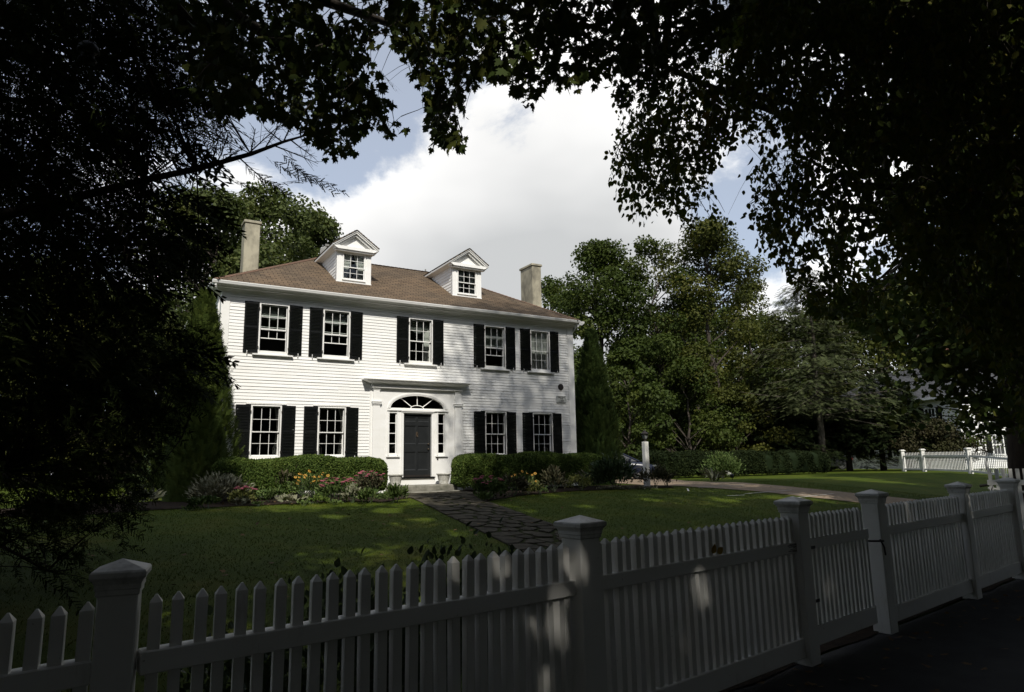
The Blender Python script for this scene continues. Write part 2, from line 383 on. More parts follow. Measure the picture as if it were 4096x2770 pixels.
T_MAPLE, T_OVATE, T_LANCE, T_QUAD, T_FROND, T_SPRAY = maple_tmpl(), ovate_tmpl(), lance_tmpl(), quad_tmpl(), frond_tmpl(), spray_tmpl()
T_STRAP = lance_tmpl(.05, .5)

# ---------------------------------------------------------------- sky: clear sky with cumulus in the world shader
def world():
    w = bpy.data.worlds.new('World'); SC.world = w; w.use_nodes = True; N, L = w.node_tree.nodes, w.node_tree.links
    bg = N['Background']; bg.inputs[1].default_value = .115
    sk = N.new('ShaderNodeTexSky'); sk.sky_type = 'NISHITA'; sk.sun_disc = False; sk.sun_elevation = R(45); sk.sun_rotation = R(198.9)
    sk.altitude = 50; sk.air_density = 1; sk.dust_density = 1.2; sk.ozone_density = 1
    tc = N.new('ShaderNodeTexCoord'); g = tc.outputs['Generated']
    n1 = noise(N, L, mapv(N, L, g, (1, 1, 1.5)), 4.2, 9, .62, .25)
    # broad banks of cloud: soft lobes around directions in the sky
    def lobe(px, py, rad, wgt):
        d = ray(px, py).normalized()
        dt = N.new('ShaderNodeVectorMath'); dt.operation = 'DISTANCE'; L.new(g, dt.inputs[0]); dt.inputs[1].default_value = tuple(d)
        mr = N.new('ShaderNodeMapRange'); mr.interpolation_type = 'SMOOTHSTEP'; L.new(dt.outputs['Value'], mr.inputs[0])
        mr.inputs[1].default_value = 0; mr.inputs[2].default_value = rad; mr.inputs[3].default_value = wgt; mr.inputs[4].default_value = 0
        return mr.outputs[0]
    def madd(a, b):
        m = N.new('ShaderNodeMath'); m.operation = 'ADD'; L.new(a, m.inputs[0])
        if isinstance(b, float): m.inputs[1].default_value = b
        else: L.new(b, m.inputs[1])
        return m.outputs[0]
    mn = N.new('ShaderNodeMath'); mn.operation = 'MULTIPLY_ADD'; L.new(n1.outputs[0], mn.inputs[0]); mn.inputs[1].default_value = 1.7; mn.inputs[2].default_value = -.35; tot = mn.outputs[0]
    for a in LOBES: tot = madd(tot, lobe(*a))
    cov = N.new('ShaderNodeMapRange'); cov.interpolation_type = 'SMOOTHSTEP'; L.new(tot, cov.inputs[0]); cov.inputs[1].default_value = .59; cov.inputs[2].default_value = .86
    n2 = noise(N, L, mapv(N, L, g, (1, 1, 2)), 1.7, 4, .5)
    gr = n2.outputs[0]
    for a in GREYS: gr = madd(gr, lobe(*a))
    cr = ramp(N, [(.36, (11.2, 11.15, 11.0)), (.60, (8.0, 7.95, 7.85)), (.95, (4.7, 4.8, 4.85))]); L.new(gr, cr.inputs[0])
    hz = mix(N, L, .40, sk.outputs[0], (6.5, 6.7, 7.1))              # thin high veil whitens the blue
    L.new(mix(N, L, cov.outputs[0], hz, cr.outputs[0]), bg.inputs[0])
LOBES = [(1080, 500, .46, .36), (1270, 330, .30, .32), (800, 580, .30, .24), (1500, 650, .5, .25), (1560, 200, .35, .2), (745, 385, .14, -.30), (930, 130, .26, -.22), (1190, 262, .11, -.34), (900, 600, .10, -.14),
         (1665, 350, .17, -.30), (1690, 510, .12, -.36), (300, 560, .4, .2), (640, 330, .2, -.14)]
GREYS = [(1130, 600, .42, .27), (1300, 620, .34, .20), (1500, 700, .4, .12), (1250, 280, .30, -.22), (900, 420, .25, -.12)]
world()

# ---------------------------------------------------------------- ground
FN = (-.1277, .9918)                                                # normal of the street fence, pointing to the house
FD = (.9918, .1277)
FA = (.246, 3.371)
FA2, FTH1, FTH2, FT = (.253, 3.363), .086, .16, 2.355              # the fence bends slightly at its second post
def fang(t): return FTH1 if t < FT else FTH2
def fpt(t, n=0, z=0):                                               # along-fence / across-fence / height -> world
    a, b = fang(t), min(t, FT)
    x, y = FA2[0]+math.cos(FTH1)*b, FA2[1]+math.sin(FTH1)*b
    if t > FT: x += math.cos(FTH2)*(t-FT); y += math.sin(FTH2)*(t-FT)
    return Vector((x-math.sin(a)*n, y+math.cos(a)*n, z))
def gz(x, y):
    n = FN[0]*np.asarray(x)+FN[1]*np.asarray(y)
    t = np.clip((n-3.6)/11.9, 0, 1)
    return .9*(.75*t+.25*t*t*(3-2*t)) - .14*np.clip((-n-1.6)/.3, 0, 1)
def hit(px, py):
    d = ray(px, py); t = 1.0
    while t < 300:
        p = d*t
        if p.z+CAMZ < float(gz(p.x, p.y)): return Vector((p.x, p.y, float(gz(p.x, p.y))))
        t *= 1.004
    return Vector((d.x*300, d.y*300, .9))
def onground(x, y): return Vector((x, y, float(gz(x, y))))

def terrain():
    def axis(lo, hi, a, b, step, far):
        c = list(np.arange(a, b+.01, step)); s = step
        l = [a]
        while l[-1] > lo: s *= 1.35; l.append(l[-1]-s)
        r = [b]; s = step
        while r[-1] < hi: s *= 1.35; r.append(r[-1]+s)
        return np.array(sorted(set(l[1:]))+c+r[1:])
    xs = axis(-500, 700, -8, 34, .5, 0); ys = axis(-200, 900, -6, 26, .4, 0)
    X, Y = np.meshgrid(xs, ys); nx, ny = len(xs), len(ys)
    Z = gz(X, Y)
    V = np.stack([X, Y, Z], 2).reshape(-1, 3)
    i, j = np.meshgrid(np.arange(nx-1), np.arange(ny-1)); a = (j*nx+i).reshape(-1)
    s = SCAT(); s.core(V, np.stack([a, a+1, a+1+nx, a+nx], 1)); o = s.build('lawn', M['lawn'])
    o.data.polygons.foreach_set('use_smooth', [True]*len(o.data.polygons)); tag(o, kind='structure')
terrain()
def sheet(name, left, right, mat, lift, nu=40, nw=6, kind='structure', parent=None, jag=0):
    # ribbon between two polylines, draped on the terrain
    def samp(pl, n):
        pl = [Vector(p[:2]+(0,)) if isinstance(p, tuple) else Vector((p[0], p[1], 0)) for p in pl]
        ln = [0]
        for a, b in zip(pl, pl[1:]): ln.append(ln[-1]+(b-a).length)
        out = []
        for i in range(n):
            d = ln[-1]*i/(n-1); k = max(j for j in range(len(ln)) if ln[j] <= d+1e-9); k = min(k, len(pl)-2)
            out.append(pl[k].lerp(pl[k+1], (d-ln[k])/(ln[k+1]-ln[k])))
        return out
    A, B = samp(left, nu), samp(right, nu); V = []
    for a, b in zip(A, B):
        ja, jb = random.uniform(-jag, jag), random.uniform(-jag, jag)
        for k in range(nw+1):
            p = a.lerp(b, k/nw); w = (b-a).normalized()
            p = p + w*(ja*(1-k/nw) + jb*k/nw); V.append((p.x, p.y, float(gz(p.x, p.y))+lift))
    m = MB(); m.v = V
    for i in range(nu-1):
        for k in range(nw): m.f.append((i*(nw+1)+k, i*(nw+1)+k+1, (i+1)*(nw+1)+k+1, (i+1)*(nw+1)+k))
    o = m.build(name, mat, parent, smooth=True)
    return tag(o, kind=kind) if kind else o
fl = lambda n, t0=-40, t1=70, k=24: [tuple(fpt(t0+(t1-t0)*i/k, n)[:2]) for i in range(k+1)]
n0 = FN[0]*FA[0]+FN[1]*FA[1]
sheet('sidewalk', fl(-n0-1.45), fl(.02), M['asphalt'], .012, 90, 10)
sheet('road', fl(-n0-12), fl(-n0-1.92), M['asphalt'], .010, 60, 6)
k = MB()
for i in range(46):
    a, b = fpt(-40+2.4*i, -n0-1.62), fpt(-40+2.4*i+2.385, -n0-1.62); c = (a+b)/2
    k.obox((c.x, c.y, -.03), (b-a)/2, Vector((FN[0], FN[1], 0))*.075, (0, 0, .05))
tag(k.build('kerb', M['kerb'], bevel=.008), kind='structure')
# beds (mulch), driveway, flagstone path
sheet('flower_bed', fl(.03, -6, 14, 20), fl(.62, -6, 14, 20), M['soil'], .020, 60, 4, jag=.04)
BED_L = [hit(120, 1178), hit(330, 1160), hit(480, 1153), hit(600, 1148), hit(750, 1141), hit(880, 1141), hit(935, 1131)]
BED_R = [hit(1060, 1140), hit(1100, 1140), hit(1180, 1126), hit(1300, 1116), hit(1420, 1111), hit(1530, 1108)]
sheet('flower_bed', [(p.x, p.y) for p in BED_L], [(-4, 19.2), (0, 20.6), (2.8, 21.2), (4, 21.2), (6, 21.2), (7.6, 21.2), (8.1, 19.6)], M['soil'], .016, 50, 12, jag=.05)
sheet('flower_bed', [(p.x, p.y) for p in BED_R], [(10, 19.6), (10.4, 21.2), (12.5, 21.2), (14.5, 21.2), (16.5, 20.6), (17.6, 18.9)], M['soil'], .016, 50, 12, jag=.05)
DR_N = [(19.4, 5.8), (19.0, 9.5), (18.62, 12.81), (18.19, 15.63), (17.3, 17.3), (16.9, 18.8), (18.5, 23), (21, 30), (22, 40)]
DR_F = [(22.6, 6.2), (21.9, 10.5), (21.28, 14.61), (20.99, 18.0), (21.2, 20.3), (21.87, 22.06), (24.5, 26), (29, 31), (31, 40)]
sheet('driveway', DR_N, DR_F, M['gravel'], .018, 80, 8, jag=.03)
def strip(m, p, q, w, lift):
    p, q = Vector(p), Vector(q); d = (q-p).normalized()*w/2; n = Vector((-d.y, d.x, 0)); k = 12; b = len(m.v)
    for i in range(k+1):
        c = p.lerp(q, i/k)
        for s in (-1, 1):
            e = c+n*s; m.v.append((e.x, e.y, float(gz(e.x, e.y))+lift))
    for i in range(k): m.f.append((b+2*i, b+2*i+1, b+2*i+3, b+2*i+2))
jm = MB()
for a, b in (((1420, 1117), (1610, 1106)), ((1690, 1123), (1800, 1114)), ((1790, 1134), (1895, 1122)), ((1650, 1128), (1690, 1126)), ((1770, 1120), (1840, 1127)), ((1560, 1111), (1563, 1117))):
    p, q = hit(*a), hit(*b)
    if a[0] == 1420: p = hit(1585, 1108.5); q = hit(1690, 1103)
    strip(jm, (p.x, p.y, 0), (q.x, q.y, 0), .05, .026)
tag(jm.build('driveway_joints', M['joint']), kind='structure')

def path_mid(y):
    ys = [4.2, 6.5, 10.3, 13.5, 16.9, 18.4, 19.6]; xs = [5.85, 6.05, 6.67, 7.15, 7.78, 8.5, 8.9]
    return float(np.interp(y, ys, xs))
PW = .74
py_ = list(np.linspace(4.4, 19.7, 40))
sheet('path', [(path_mid(y)-PW-(.25 if y > 17.2 else 0), y) for y in py_], [(path_mid(y)+PW+(.35 if y > 17.2 else 0), y) for y in py_], M['moss'], .014, 50, 8, jag=.05)
def flagstones():
    rs = random.Random(3); cells = []; y = 4.75; row = 0
    while y < 19.6:
        n = 4; wd = 2*PW/n
        for i in range(n):
            cells.append((path_mid(y)-PW+wd*(i+.5+rs.uniform(-.32, .32))+(.16 if row % 2 else -.05), y+rs.uniform(-.16, .16)))
        y += .40; row += 1
    m = MB()
    for i, (cx, cy) in enumerate(cells):
        poly = [Vector((cx-.6, cy-.6)), Vector((cx+.6, cy-.6)), Vector((cx+.6, cy+.6)), Vector((cx-.6, cy+.6))]
        for j, (ox, oy) in enumerate(cells):
            if j == i or (ox-cx)**2+(oy-cy)**2 > 3: continue
            mid = Vector(((cx+ox)/2, (cy+oy)/2)); nn = Vector((ox-cx, oy-cy)).normalized(); out = []
            mid = mid - nn*.04
            for a, b in zip(poly, poly[1:]+poly[:1]):
                da, db = (a-mid).dot(nn), (b-mid).dot(nn)
                if da <= 0: out.append(a)
                if (da < 0) != (db < 0) and abs(da-db) > 1e-9: out.append(a.lerp(b, da/(da-db)))
            poly = out
            if len(poly) < 3: break
        if len(poly) < 3: continue
        pts = []
        for a, b in zip(poly, poly[1:]+poly[:1]):
            for s in (.12, .5, .88):
                q = a.lerp(b, s); d = Vector((rs.uniform(-.018, .018), rs.uniform(-.018, .018))); q = q+d
                lim = PW+.10+(.25 if q.y > 17.2 else 0); pm = path_mid(q.y); q.x = min(max(q.x, pm-lim), pm+lim); q.y = max(q.y, 4.45); pts.append(q)
        h = .030+rs.uniform(-.006, .012); tx, ty = rs.uniform(-.012, .012), rs.uniform(-.012, .012); b = len(m.v); k = len(pts)
        for sc_, dz in ((1.0, .004), (1.0, h-.008), (.95, h)):
            for q in pts:
                e = Vector((cx, cy)).lerp(q, sc_); m.v.append((e.x, e.y, float(gz(e.x, e.y))+dz+tx*(e.x-cx)+ty*(e.y-cy)))
        for r in range(2):
            for s in range(k): m.f.append((b+r*k+s, b+r*k+(s+1) % k, b+(r+1)*k+(s+1) % k, b+(r+1)*k+s))
        m.f.append(tuple(b+2*k+s for s in range(k)))
    tag(m.build('path_stones', M['flag']), kind='structure')
flagstones()

# ---------------------------------------------------------------- the house
YF = 21.357; HX0, HX1, HYB = 2.78, 15.50, 28.64; GH = .9; ZB = 1.385
XD = 9.033
house = thing('house', (XD, YF, GH), 'white clapboard two-storey house with black shutters, two dormers and a brown hip roof', 'house')
WW = .746
UPX = [XD-4.7495, XD-2.8165, XD+.0826, XD+2.9839, XD+4.9323]; LOX = [XD-4.8582, XD-2.8897, XD+2.974, XD+4.9637]
UZ = (ZB+3.8586, ZB+5.2565); LZ = (ZB+.7373, ZB+2.154)
WINS = [(x,)+UZ for x in UPX] + [(x,)+LZ for x in LOX]
rs = random.Random(11)
def boards_front():
    m = MB(); z = GH+.10; e = .0985; i = 0
    while z < 6.90:
        z1 = min(z+e, 6.95); segs = [(HX0+.22, HX1-.25)]
        cuts = [(x-.44, x+.44) for x, b, t in WINS if z1 > b-.10 and z < t+.085]
        if z < 4.42: cuts.append((7.40, 10.67))
        for c0, c1 in cuts:
            segs = [q for a, b in segs for q in ((a, min(b, c0)), (max(a, c1), b)) if q[1]-q[0] > .02]
        for a, b in segs:
            x = a
            while x < b-.02:
                x2 = min(b, x+rs.uniform(1.8, 4.2))
                if b-x2 < .4: x2 = b
                t = .018+rs.uniform(-.002, .005); dz = rs.uniform(-.004, .004); ta = rs.uniform(-.003, .003)
                m.add([(x, YF-t, z+dz), (x2, YF-t-ta, z+dz+rs.uniform(-.003, .003)), (x2, YF-.002, z1+.008), (x, YF-.002, z1+.008), (x, YF+.004, z+dz), (x2, YF+.004, z+dz)], [(0, 1, 2, 3), (4, 5, 1, 0)])
                x = x2
        z = z1; i += 1
    o = m.build('front_wall', M['clap'], house)
boards_front()
def wallside(x, sgn, name):
    m = MB(); z = GH+.1
    while z < 6.9:
        m.add([(x+sgn*.017, YF+.02, z), (x+sgn*.017, HYB-.02, z), (x+sgn*.002, HYB-.02, z+.108), (x+sgn*.002, YF+.02, z+.108), (x-sgn*.004, YF+.02, z), (x-sgn*.004, HYB-.02, z)], [(0, 1, 2, 3), (4, 5, 1, 0)]); z += .1
    m.build(name, M['clap'], house)
wallside(HX0, -1, 'side_wall'); wallside(HX1, 1, 'side_wall')
m = MB()                                                            # inner shell behind the boards, open where the windows are
def shell_front(m, y0, y1):
    xs = sorted(set([HX0+.01, HX1-.01, 7.4, 10.67]+[x+d for x, b, t in WINS for d in (-.40, .40)]))
    zs = sorted(set([GH-.3, 6.99, 4.45, UZ[0]-.03, UZ[1]+.03, LZ[0]-.03, LZ[1]+.03]))
    for xa, xb in zip(xs, xs[1:]):
        for za, zb in zip(zs, zs[1:]):
            xm, zm = (xa+xb)/2, (za+zb)/2
            if any(abs(xm-x) < .40 and b-.03 < zm < t+.03 for x, b, t in WINS) or (7.4 < xm < 10.67 and zm < 4.45): continue
            m.add([(xa, y0, za), (xb, y0, za), (xb, y0, zb), (xa, y0, zb)], [(0, 1, 2, 3)])
shell_front(m, YF+.006, 0)
m.add([(HX0+.01, YF+.01, GH-.3), (HX0+.01, HYB, GH-.3), (HX0+.01, HYB, 7), (HX0+.01, YF+.01, 7)], [(0, 1, 2, 3)])
m.add([(HX1-.01, YF+.01, GH-.3), (HX1-.01, HYB, GH-.3), (HX1-.01, HYB, 7), (HX1-.01, YF+.01, 7)], [(0, 1, 2, 3)])
m.add([(HX0+.01, HYB, GH-.3), (HX1-.01, HYB, GH-.3), (HX1-.01, HYB, 7), (HX0+.01, HYB, 7)], [(0, 1, 2, 3)])
m.build('wall_core', M['white'], house)
for x0, x1 in ((HX0-.01, 7.39), (10.68, HX1+.01)): MB().box(x0, x1, YF-.014, YF+.004, GH-.4, GH+.11).build('foundation', M['granite'], house)
for x0, x1 in ((HX0-.02, HX0+.225), (HX1-.255, HX1+.02)):
    MB().box(x0, x1, YF-.032, YF+.16, GH+.02, 6.89).build('corner_board', M['white'], house, bevel=.004)
# frieze, crown and gutter
MB().box(HX0-.02, HX1+.02, YF-.036, YF+.01, 6.885, 7.0).build('frieze_board', M['white'], house, bevel=.004)
EY = YF-.45
prof = [(YF-.03, 6.93), (YF-.07, 6.945), (YF-.10, 6.99), (YF-.12, 7.0), (YF-.12, 7.02), (YF-.26, 7.02), (YF-.26, 7.05), (YF-.30, 7.06), (YF-.34, 7.10), (YF-.36, 7.13), (YF-.36, 7.17), (YF-.0, 7.17)]
MB().prism(prof, 'x', HX0-.30, HX1+.02).build('cornice', M['white'], house)
sp = [(-(p[0]-YF), p[1]) for p in prof]
MB().prism([(HX0-a, z) for a, z in sp], 'y', YF-.02, HYB).build('cornice', M['white'], house)
MB().prism([(HX1+a, z) for a, z in sp], 'y', YF-.35, HYB).build('cornice', M['white'], house)
gp = [(EY+.10, 7.075), (EY+.05, 7.065), (EY+.015, 7.085), (EY, 7.125), (EY-.012, 7.15), (EY-.012, 7.172), (EY+.012, 7.172), (EY+.02, 7.14), (EY+.08, 7.14), (EY+.08, 7.172), (EY+.10, 7.172)]
MB().prism(gp, 'x', HX0-.335, HX1+.07).build('gutter', M['white'], house)
MB().tube([(HX0-.24, EY+.06, 7.09), (HX0-.24, EY+.08, 6.98), (HX0-.09, YF-.05, 6.78), (HX0-.075, YF-.0, 6.6), (HX0-.075, YF+.0, GH+.2)], .034, 8).build('downspout', M['white'], house)
MB().tube([(HX1+.05, EY+.1, 7.09), (HX1+.05, EY+.14, 6.98), (HX1+.06, YF+.12, 6.75), (HX1+.06, YF+.14, GH+.2)], .034, 8).build('downspout', M['white'], house)
# roof: four stepped slopes
X0e, X1e, Y0e, Y1e, ZE, ZR = 2.457, 15.565, YF-.452, HYB+.452, 7.178, 9.555
YRG = 25.0; XR0, XR1 = 6.60, 11.40
def slope(P0, P1, Q0, Q1, mat, nrows):
    m = MB(); P0, P1, Q0, Q1 = map(Vector, (P0, P1, Q0, Q1))
    n = (P1-P0).cross(Q0-P0).normalized()
    if n.z < 0: n = -n
    for i in range(nrows):
        a, b = i/nrows, (i+1)/nrows
        A, B, C, D = P0.lerp(Q0, a), P1.lerp(Q1, a), P1.lerp(Q1, b), P0.lerp(Q0, b); up = n*.014
        m.add([A+up, B+up, C, D, A-n*.012, B-n*.012], [(0, 1, 2, 3), (4, 5, 1, 0)])
    return m
slope((X0e, Y0e, ZE), (X1e, Y0e, ZE), (XR0, YRG, ZR), (XR1, YRG, ZR), M['shingle'], 35).build('roof', M['shingle'], house)
slope((X1e, Y0e, ZE), (X1e, Y1e, ZE), (XR1, YRG, ZR), (XR1, YRG+.01, ZR), 0, 35).build('roof', M['shingle_side'], house)
slope((X0e, Y1e, ZE), (X0e, Y0e, ZE), (XR0, YRG+.01, ZR), (XR0, YRG, ZR), 0, 35).build('roof', M['shingle_side'], house)
slope((X1e, Y1e, ZE), (X0e, Y1e, ZE), (XR1, YRG+.01, ZR), (XR0, YRG+.01, ZR), 0, 35).build('roof', M['shingle'], house)
def capline(P, Q, name, mat, w=.13):
    m = MB(); P, Q = Vector(P), Vector(Q); n = int((Q-P).length/.16); d = (Q-P).normalized(); s = d.cross(Vector((0, 0, 1))).normalized()
    for i in range(n):
        a, b = P.lerp(Q, i/n), P.lerp(Q, (i+1.12)/n); u0, u1 = Vector((0, 0, .028)), Vector((0, 0, .016)); dn = Vector((0, 0, -.05))
        m.add([a+u0, a+s*w+dn+u0, b+s*w+dn+u1, b+u1, a-s*w+dn+u0, b-s*w+dn+u1], [(0, 1, 2, 3), (0, 3, 5, 4)])
    m.build(name, mat, house)
capline((X0e+.03, Y0e+.03, ZE+.01), (XR0, YRG, ZR+.004), 'hip_cap', M['hipcap']); capline((X1e-.03, Y0e+.03, ZE+.01), (XR1, YRG, ZR+.004), 'hip_cap', M['hipcap'])
capline((XR0, YRG, ZR+.004), (XR1, YRG, ZR+.004), 'ridge_cap', M['hipcap'])
MB().tube([(10.93, 25.1, 9.4), (10.93, 25.1, 9.69)], .03, 8).build('vent_pipe', M['kerb'], house)
for x0, x1, y0, y1, zt in ((3.79, 4.30, 24.4, 25.0, 10.36), (15.13, 15.58, 23.55, 24.5, 10.12)):
    c = MB().box(x0, x1, y0, y1, 6.5, zt-.10); o = c.build('chimney', M['stucco'], house, bevel=.02)
    MB().box(x0-.04, x1+.04, y0-.04, y1+.04, zt-.10, zt).build('chimney_cap', M['stucco'], o, bevel=.015)

# windows: part 'window' = casing, with sashes, pane, sill, curtain as sub-parts
def rect_frame(m, x0, x1, z0, z1, wx, wz, y0, y1):
    m.box(x0, x1, y0, y1, z0, z0+wz).box(x0, x1, y0, y1, z1-wz, z1).box(x0, x0+wx, y0, y1, z0+wz, z1-wz).box(x1-wx, x1, y0, y1, z0+wz, z1-wz)
def sash(name, x0, x1, z0, z1, y, par, mat, mx=3, mz=2, low=.05):
    m = MB(); rect_frame(m, x0, x1, z0, z1, .023, .028, y, y+.034)
    ix0, ix1, iz0, iz1 = x0+.023, x1-.023, z0+.028, z1-.028
    for i in range(1, mx): c = ix0+(ix1-ix0)*i/mx; m.box(c-.0065, c+.0065, y+.004, y+.030, iz0, iz1)
    for i in range(1, mz): c = iz0+(iz1-iz0)*i/mz; m.box(ix0, ix1, y+.006, y+.028, c-.0065, c+.0065)
    return m.build(name, mat, par)
def pane(par, quads, name='pane'):
    m = MB()
    for x0, x1, z0, z1, y in quads: m.add([(x0, y, z0), (x1, y, z0), (x1, y, z1), (x0, y, z1)], [(0, 1, 2, 3)])
    return m.build(name, M['glass'], par)
def cloth(par, x0, x1, z0, z1, y, mat, amp=.02, waves=5, top_pinch=0, side=0, name='curtain'):
    m = MB(); nx, nz = 28, 10
    for k in range(nz+1):
        for i in range(nx+1):
            u, v = i/nx, k/nz
            w = 1 if not top_pinch else (1-top_pinch*math.sin(math.pi*min(1, (1-v)*1.2))*.75)
            x = (x0+(x1-x0)*u*w) if side <= 0 else (x1-(x1-x0)*(1-u)*w)
            m.v.append((x, y+amp*math.sin(u*waves*6.28+v*.6), z0+(z1-z0)*v))
    for k in range(nz):
        for i in range(nx): b = k*(nx+1)+i; m.f.append((b, b+1, b+nx+2, b+nx+1))
    return m.build(name, mat, par, smooth=True)
def swag(par, x0, x1, z1, y, mat):                                  # valance gathered in drooping folds
    m = MB(); nx, nz = 30, 14
    for k in range(nz+1):
        for i in range(nx+1):
            u, v = i/nx, k/nz; drop = .16+.28*math.sin(math.pi*u)**1.0
            m.v.append((x0+(x1-x0)*u, y+.018*math.sin(v*30+3*math.sin(math.pi*u)), z1-drop*v))
    for k in range(nz):
        for i in range(nx): b = k*(nx+1)+i; m.f.append((b, b+1, b+nx+2, b+nx+1))
    m.build('curtain', mat, par, smooth=True)
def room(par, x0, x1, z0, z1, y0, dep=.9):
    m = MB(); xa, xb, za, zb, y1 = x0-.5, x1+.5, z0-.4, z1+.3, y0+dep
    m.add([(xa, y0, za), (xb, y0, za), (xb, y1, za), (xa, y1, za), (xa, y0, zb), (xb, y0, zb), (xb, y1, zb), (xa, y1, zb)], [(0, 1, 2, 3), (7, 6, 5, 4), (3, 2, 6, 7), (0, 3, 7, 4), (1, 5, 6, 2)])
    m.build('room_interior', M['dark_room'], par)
def window(xc, zb, zt, raised=False, deco='', head=False):
    zb -= .022; zt += .022; x0, x1 = xc-WW/2-.022, xc+WW/2+.022; m = MB(); c = .050
    m.box(x0-c, x0, YF-.055, YF+.02, zb-.03, zt+c).box(x1, x1+c, YF-.055, YF+.02, zb-.03, zt+c).box(x0, x1, YF-.054, YF+.02, zt, zt+c-.002)
    m.box(x0-.014, x0, YF-.066, YF+.14, zb, zt).box(x1, x1+.014, YF-.066, YF+.14, zb, zt).box(x0, x1, YF-.065, YF+.14, zt, zt+.014).box(x0, x1, YF-.03, YF+.14, zb-.015, zb)
    o = m.build('window', M['white'], house, bevel=.003)
    MB().box(x0-.20, x1+.20, YF-.11, YF-.004, zb-.135, zb-.095).box(x0-c+.01, x1+c-.01, YF-.058, YF-.004, zb-.096, zb-.0).build('sill', M['white'], o, bevel=.004)
    if head: MB().box(x0-.19, x1+.19, YF-.075, YF-.004, zt+c+.003, zt+c+.030).build('drip_cap', M['white'], o, bevel=.004)
    zm = (zb+zt)/2-.02
    sash('upper_sash', x0+.002, x1-.002, zm-.02, zt-.002, YF+.0, o, M['white'])
    dz = .40 if raised else 0
    sash('lower_sash', x0+.002, x1-.002, zb+.002+dz, zm+.02+dz, YF+.048, o, M['white'])
    if raised: rect_frame(mm := MB(), x0+.002, x1-.002, zb+.002, zm-.02, .018, .018, YF+.004, YF+.02); mm.build('screen_frame', M['white'], o)
    pane(o, [(x0+.05, x1-.05, zm+.02, zt-.05, YF+.018), (x0+.05, x1-.05, zb+.05+dz, zm-.0+dz, YF+.064)])
    room(o, x0, x1, zb, zt, YF+.145)
    if deco == 'swag': swag(o, x0-.02, x1+.02, zt-.01, YF+.17, M['tan_curtain'])
    if deco == 'swag_side': swag(o, x0-.02, x1+.02, zt-.01, YF+.17, M['tan_curtain']); cloth(o, x1-.17, x1+.05, zb-.05, zt-.2, YF+.21, M['curtain'], .02, 4)
    if deco == 'sheer': cloth(o, x0-.02, x1+.02, zb-.02, zt-.0, YF+.16, M['curtain'], .012, 8)
    if deco == 'right': cloth(o, x1-.13, x1+.10, zb-.1, zt+.02, YF+.18, M['curtain'], .02, 4, .5, 1)
    if deco == 'both': cloth(o, x1-.12, x1+.10, zb-.1, zt+.02, YF+.18, M['curtain'], .02, 4, .5, 1); cloth(o, x0-.10, x0+.10, zb-.1, zt-.5, YF+.18, M['curtain'], .02, 4)
    if deco == 'shade': cloth(o, x0-.01, x1+.01, zm+.02, zm+.38, YF+.17, M['curtain'], .004, 3, name='window_shade'); swag(o, x0, x1, zt-.01, YF+.19, M['tan_curtain'])
    if deco == 'gourds':
        g = MB()
        for dx, s in ((.08, .05), (.50, .06), (.58, .045)): g.lathe((x0+dx, YF+.19, zb+.01), [(s*.3, 0), (s, s*.4), (s*1.05, s*.9), (s*.6, s*1.5), (s*.15, s*1.7)], 12)
        g.build('window_ornament', M['hipcap'], o, smooth=True)
    return o
decos = ['swag', 'swag', 'swag_side', 'shade', 'sheer', 'right', 'both', 'gourds', '']
for i, (x, b, t) in enumerate(WINS):
    window(x, b, t, raised=i in (0, 1, 3), deco=decos[i], head=i >= 5)
# louvred shutters, hung on the casing and leaning back to the wall
SH_W, SH_H = .415, 1.56
def shutter_mesh():
    m = MB(); w, h, d = SH_W, SH_H, .032
    rect_frame(m, 0, w, 0, h, .042, .075, -d/2, d/2)
    m.box(.042, w-.042, -d/2, d/2, h*.50-.03, h*.50+.03)
    for za, zb in ((.075, h*.5-.03), (h*.5+.03, h-.075)):
        n = int((zb-za)/.043)
        for i in range(n):
            z = za+(zb-za)*(i+.5)/n
            m.obox((w/2, 0, z), (w/2-.042, 0, 0), (0, .019, .0165), (0, -.0024, .0032))
    return m.build('shutter', M['black'], house, local=True)
sh0 = shutter_mesh()
tie = MB().tube([(.0, .06, -.06), (0, -.035, -.05), (0, -.045, .01), (0, -.04, .055)], .0105, 6).build('shutter_tie', M['white'], sh0, local=True)
tie.location = (SH_W*.72, 0, -.005)
hg = MB().box(-.02, .02, -.02, .012, .15, .20).box(-.02, .02, -.02, .012, 1.34, 1.39).build('hinge', M['iron'], sh0, local=True); hg.location = (0, -.012, 0)
first = True
for xc, b, t in WINS:
    for s in (-1, 1):
        o = sh0 if first else clone(sh0, house); first = False
        hx = xc+s*(WW/2+.074); ang = R(7.5+rs.uniform(-1.5, 1.5))
        o.location = Vector((hx, YF-.072, b-.085)) - WL[house]
        if s > 0: o.rotation_euler = (0, 0, ang)
        else: o.rotation_euler = (0, 0, math.pi-ang)
# mirrored hanging puts the louvre lips and ties on the wall side for left leaves: use a second leaf mesh turned about
lf = sh0.data.copy()
for v in lf.vertices: v.co.y = -v.co.y
lf.flip_normals()
tf = tie.data.copy()
for v in tf.vertices: v.co.y = -v.co.y
tf.flip_normals()
for o in house.children:
    if o.name.startswith('shutter') and abs(o.rotation_euler[2]) > 1.5:
        o.data = lf
        for c in o.children:
            if c.name.startswith('shutter_tie'): c.data = tf
            else: c.location.y = .012+.008

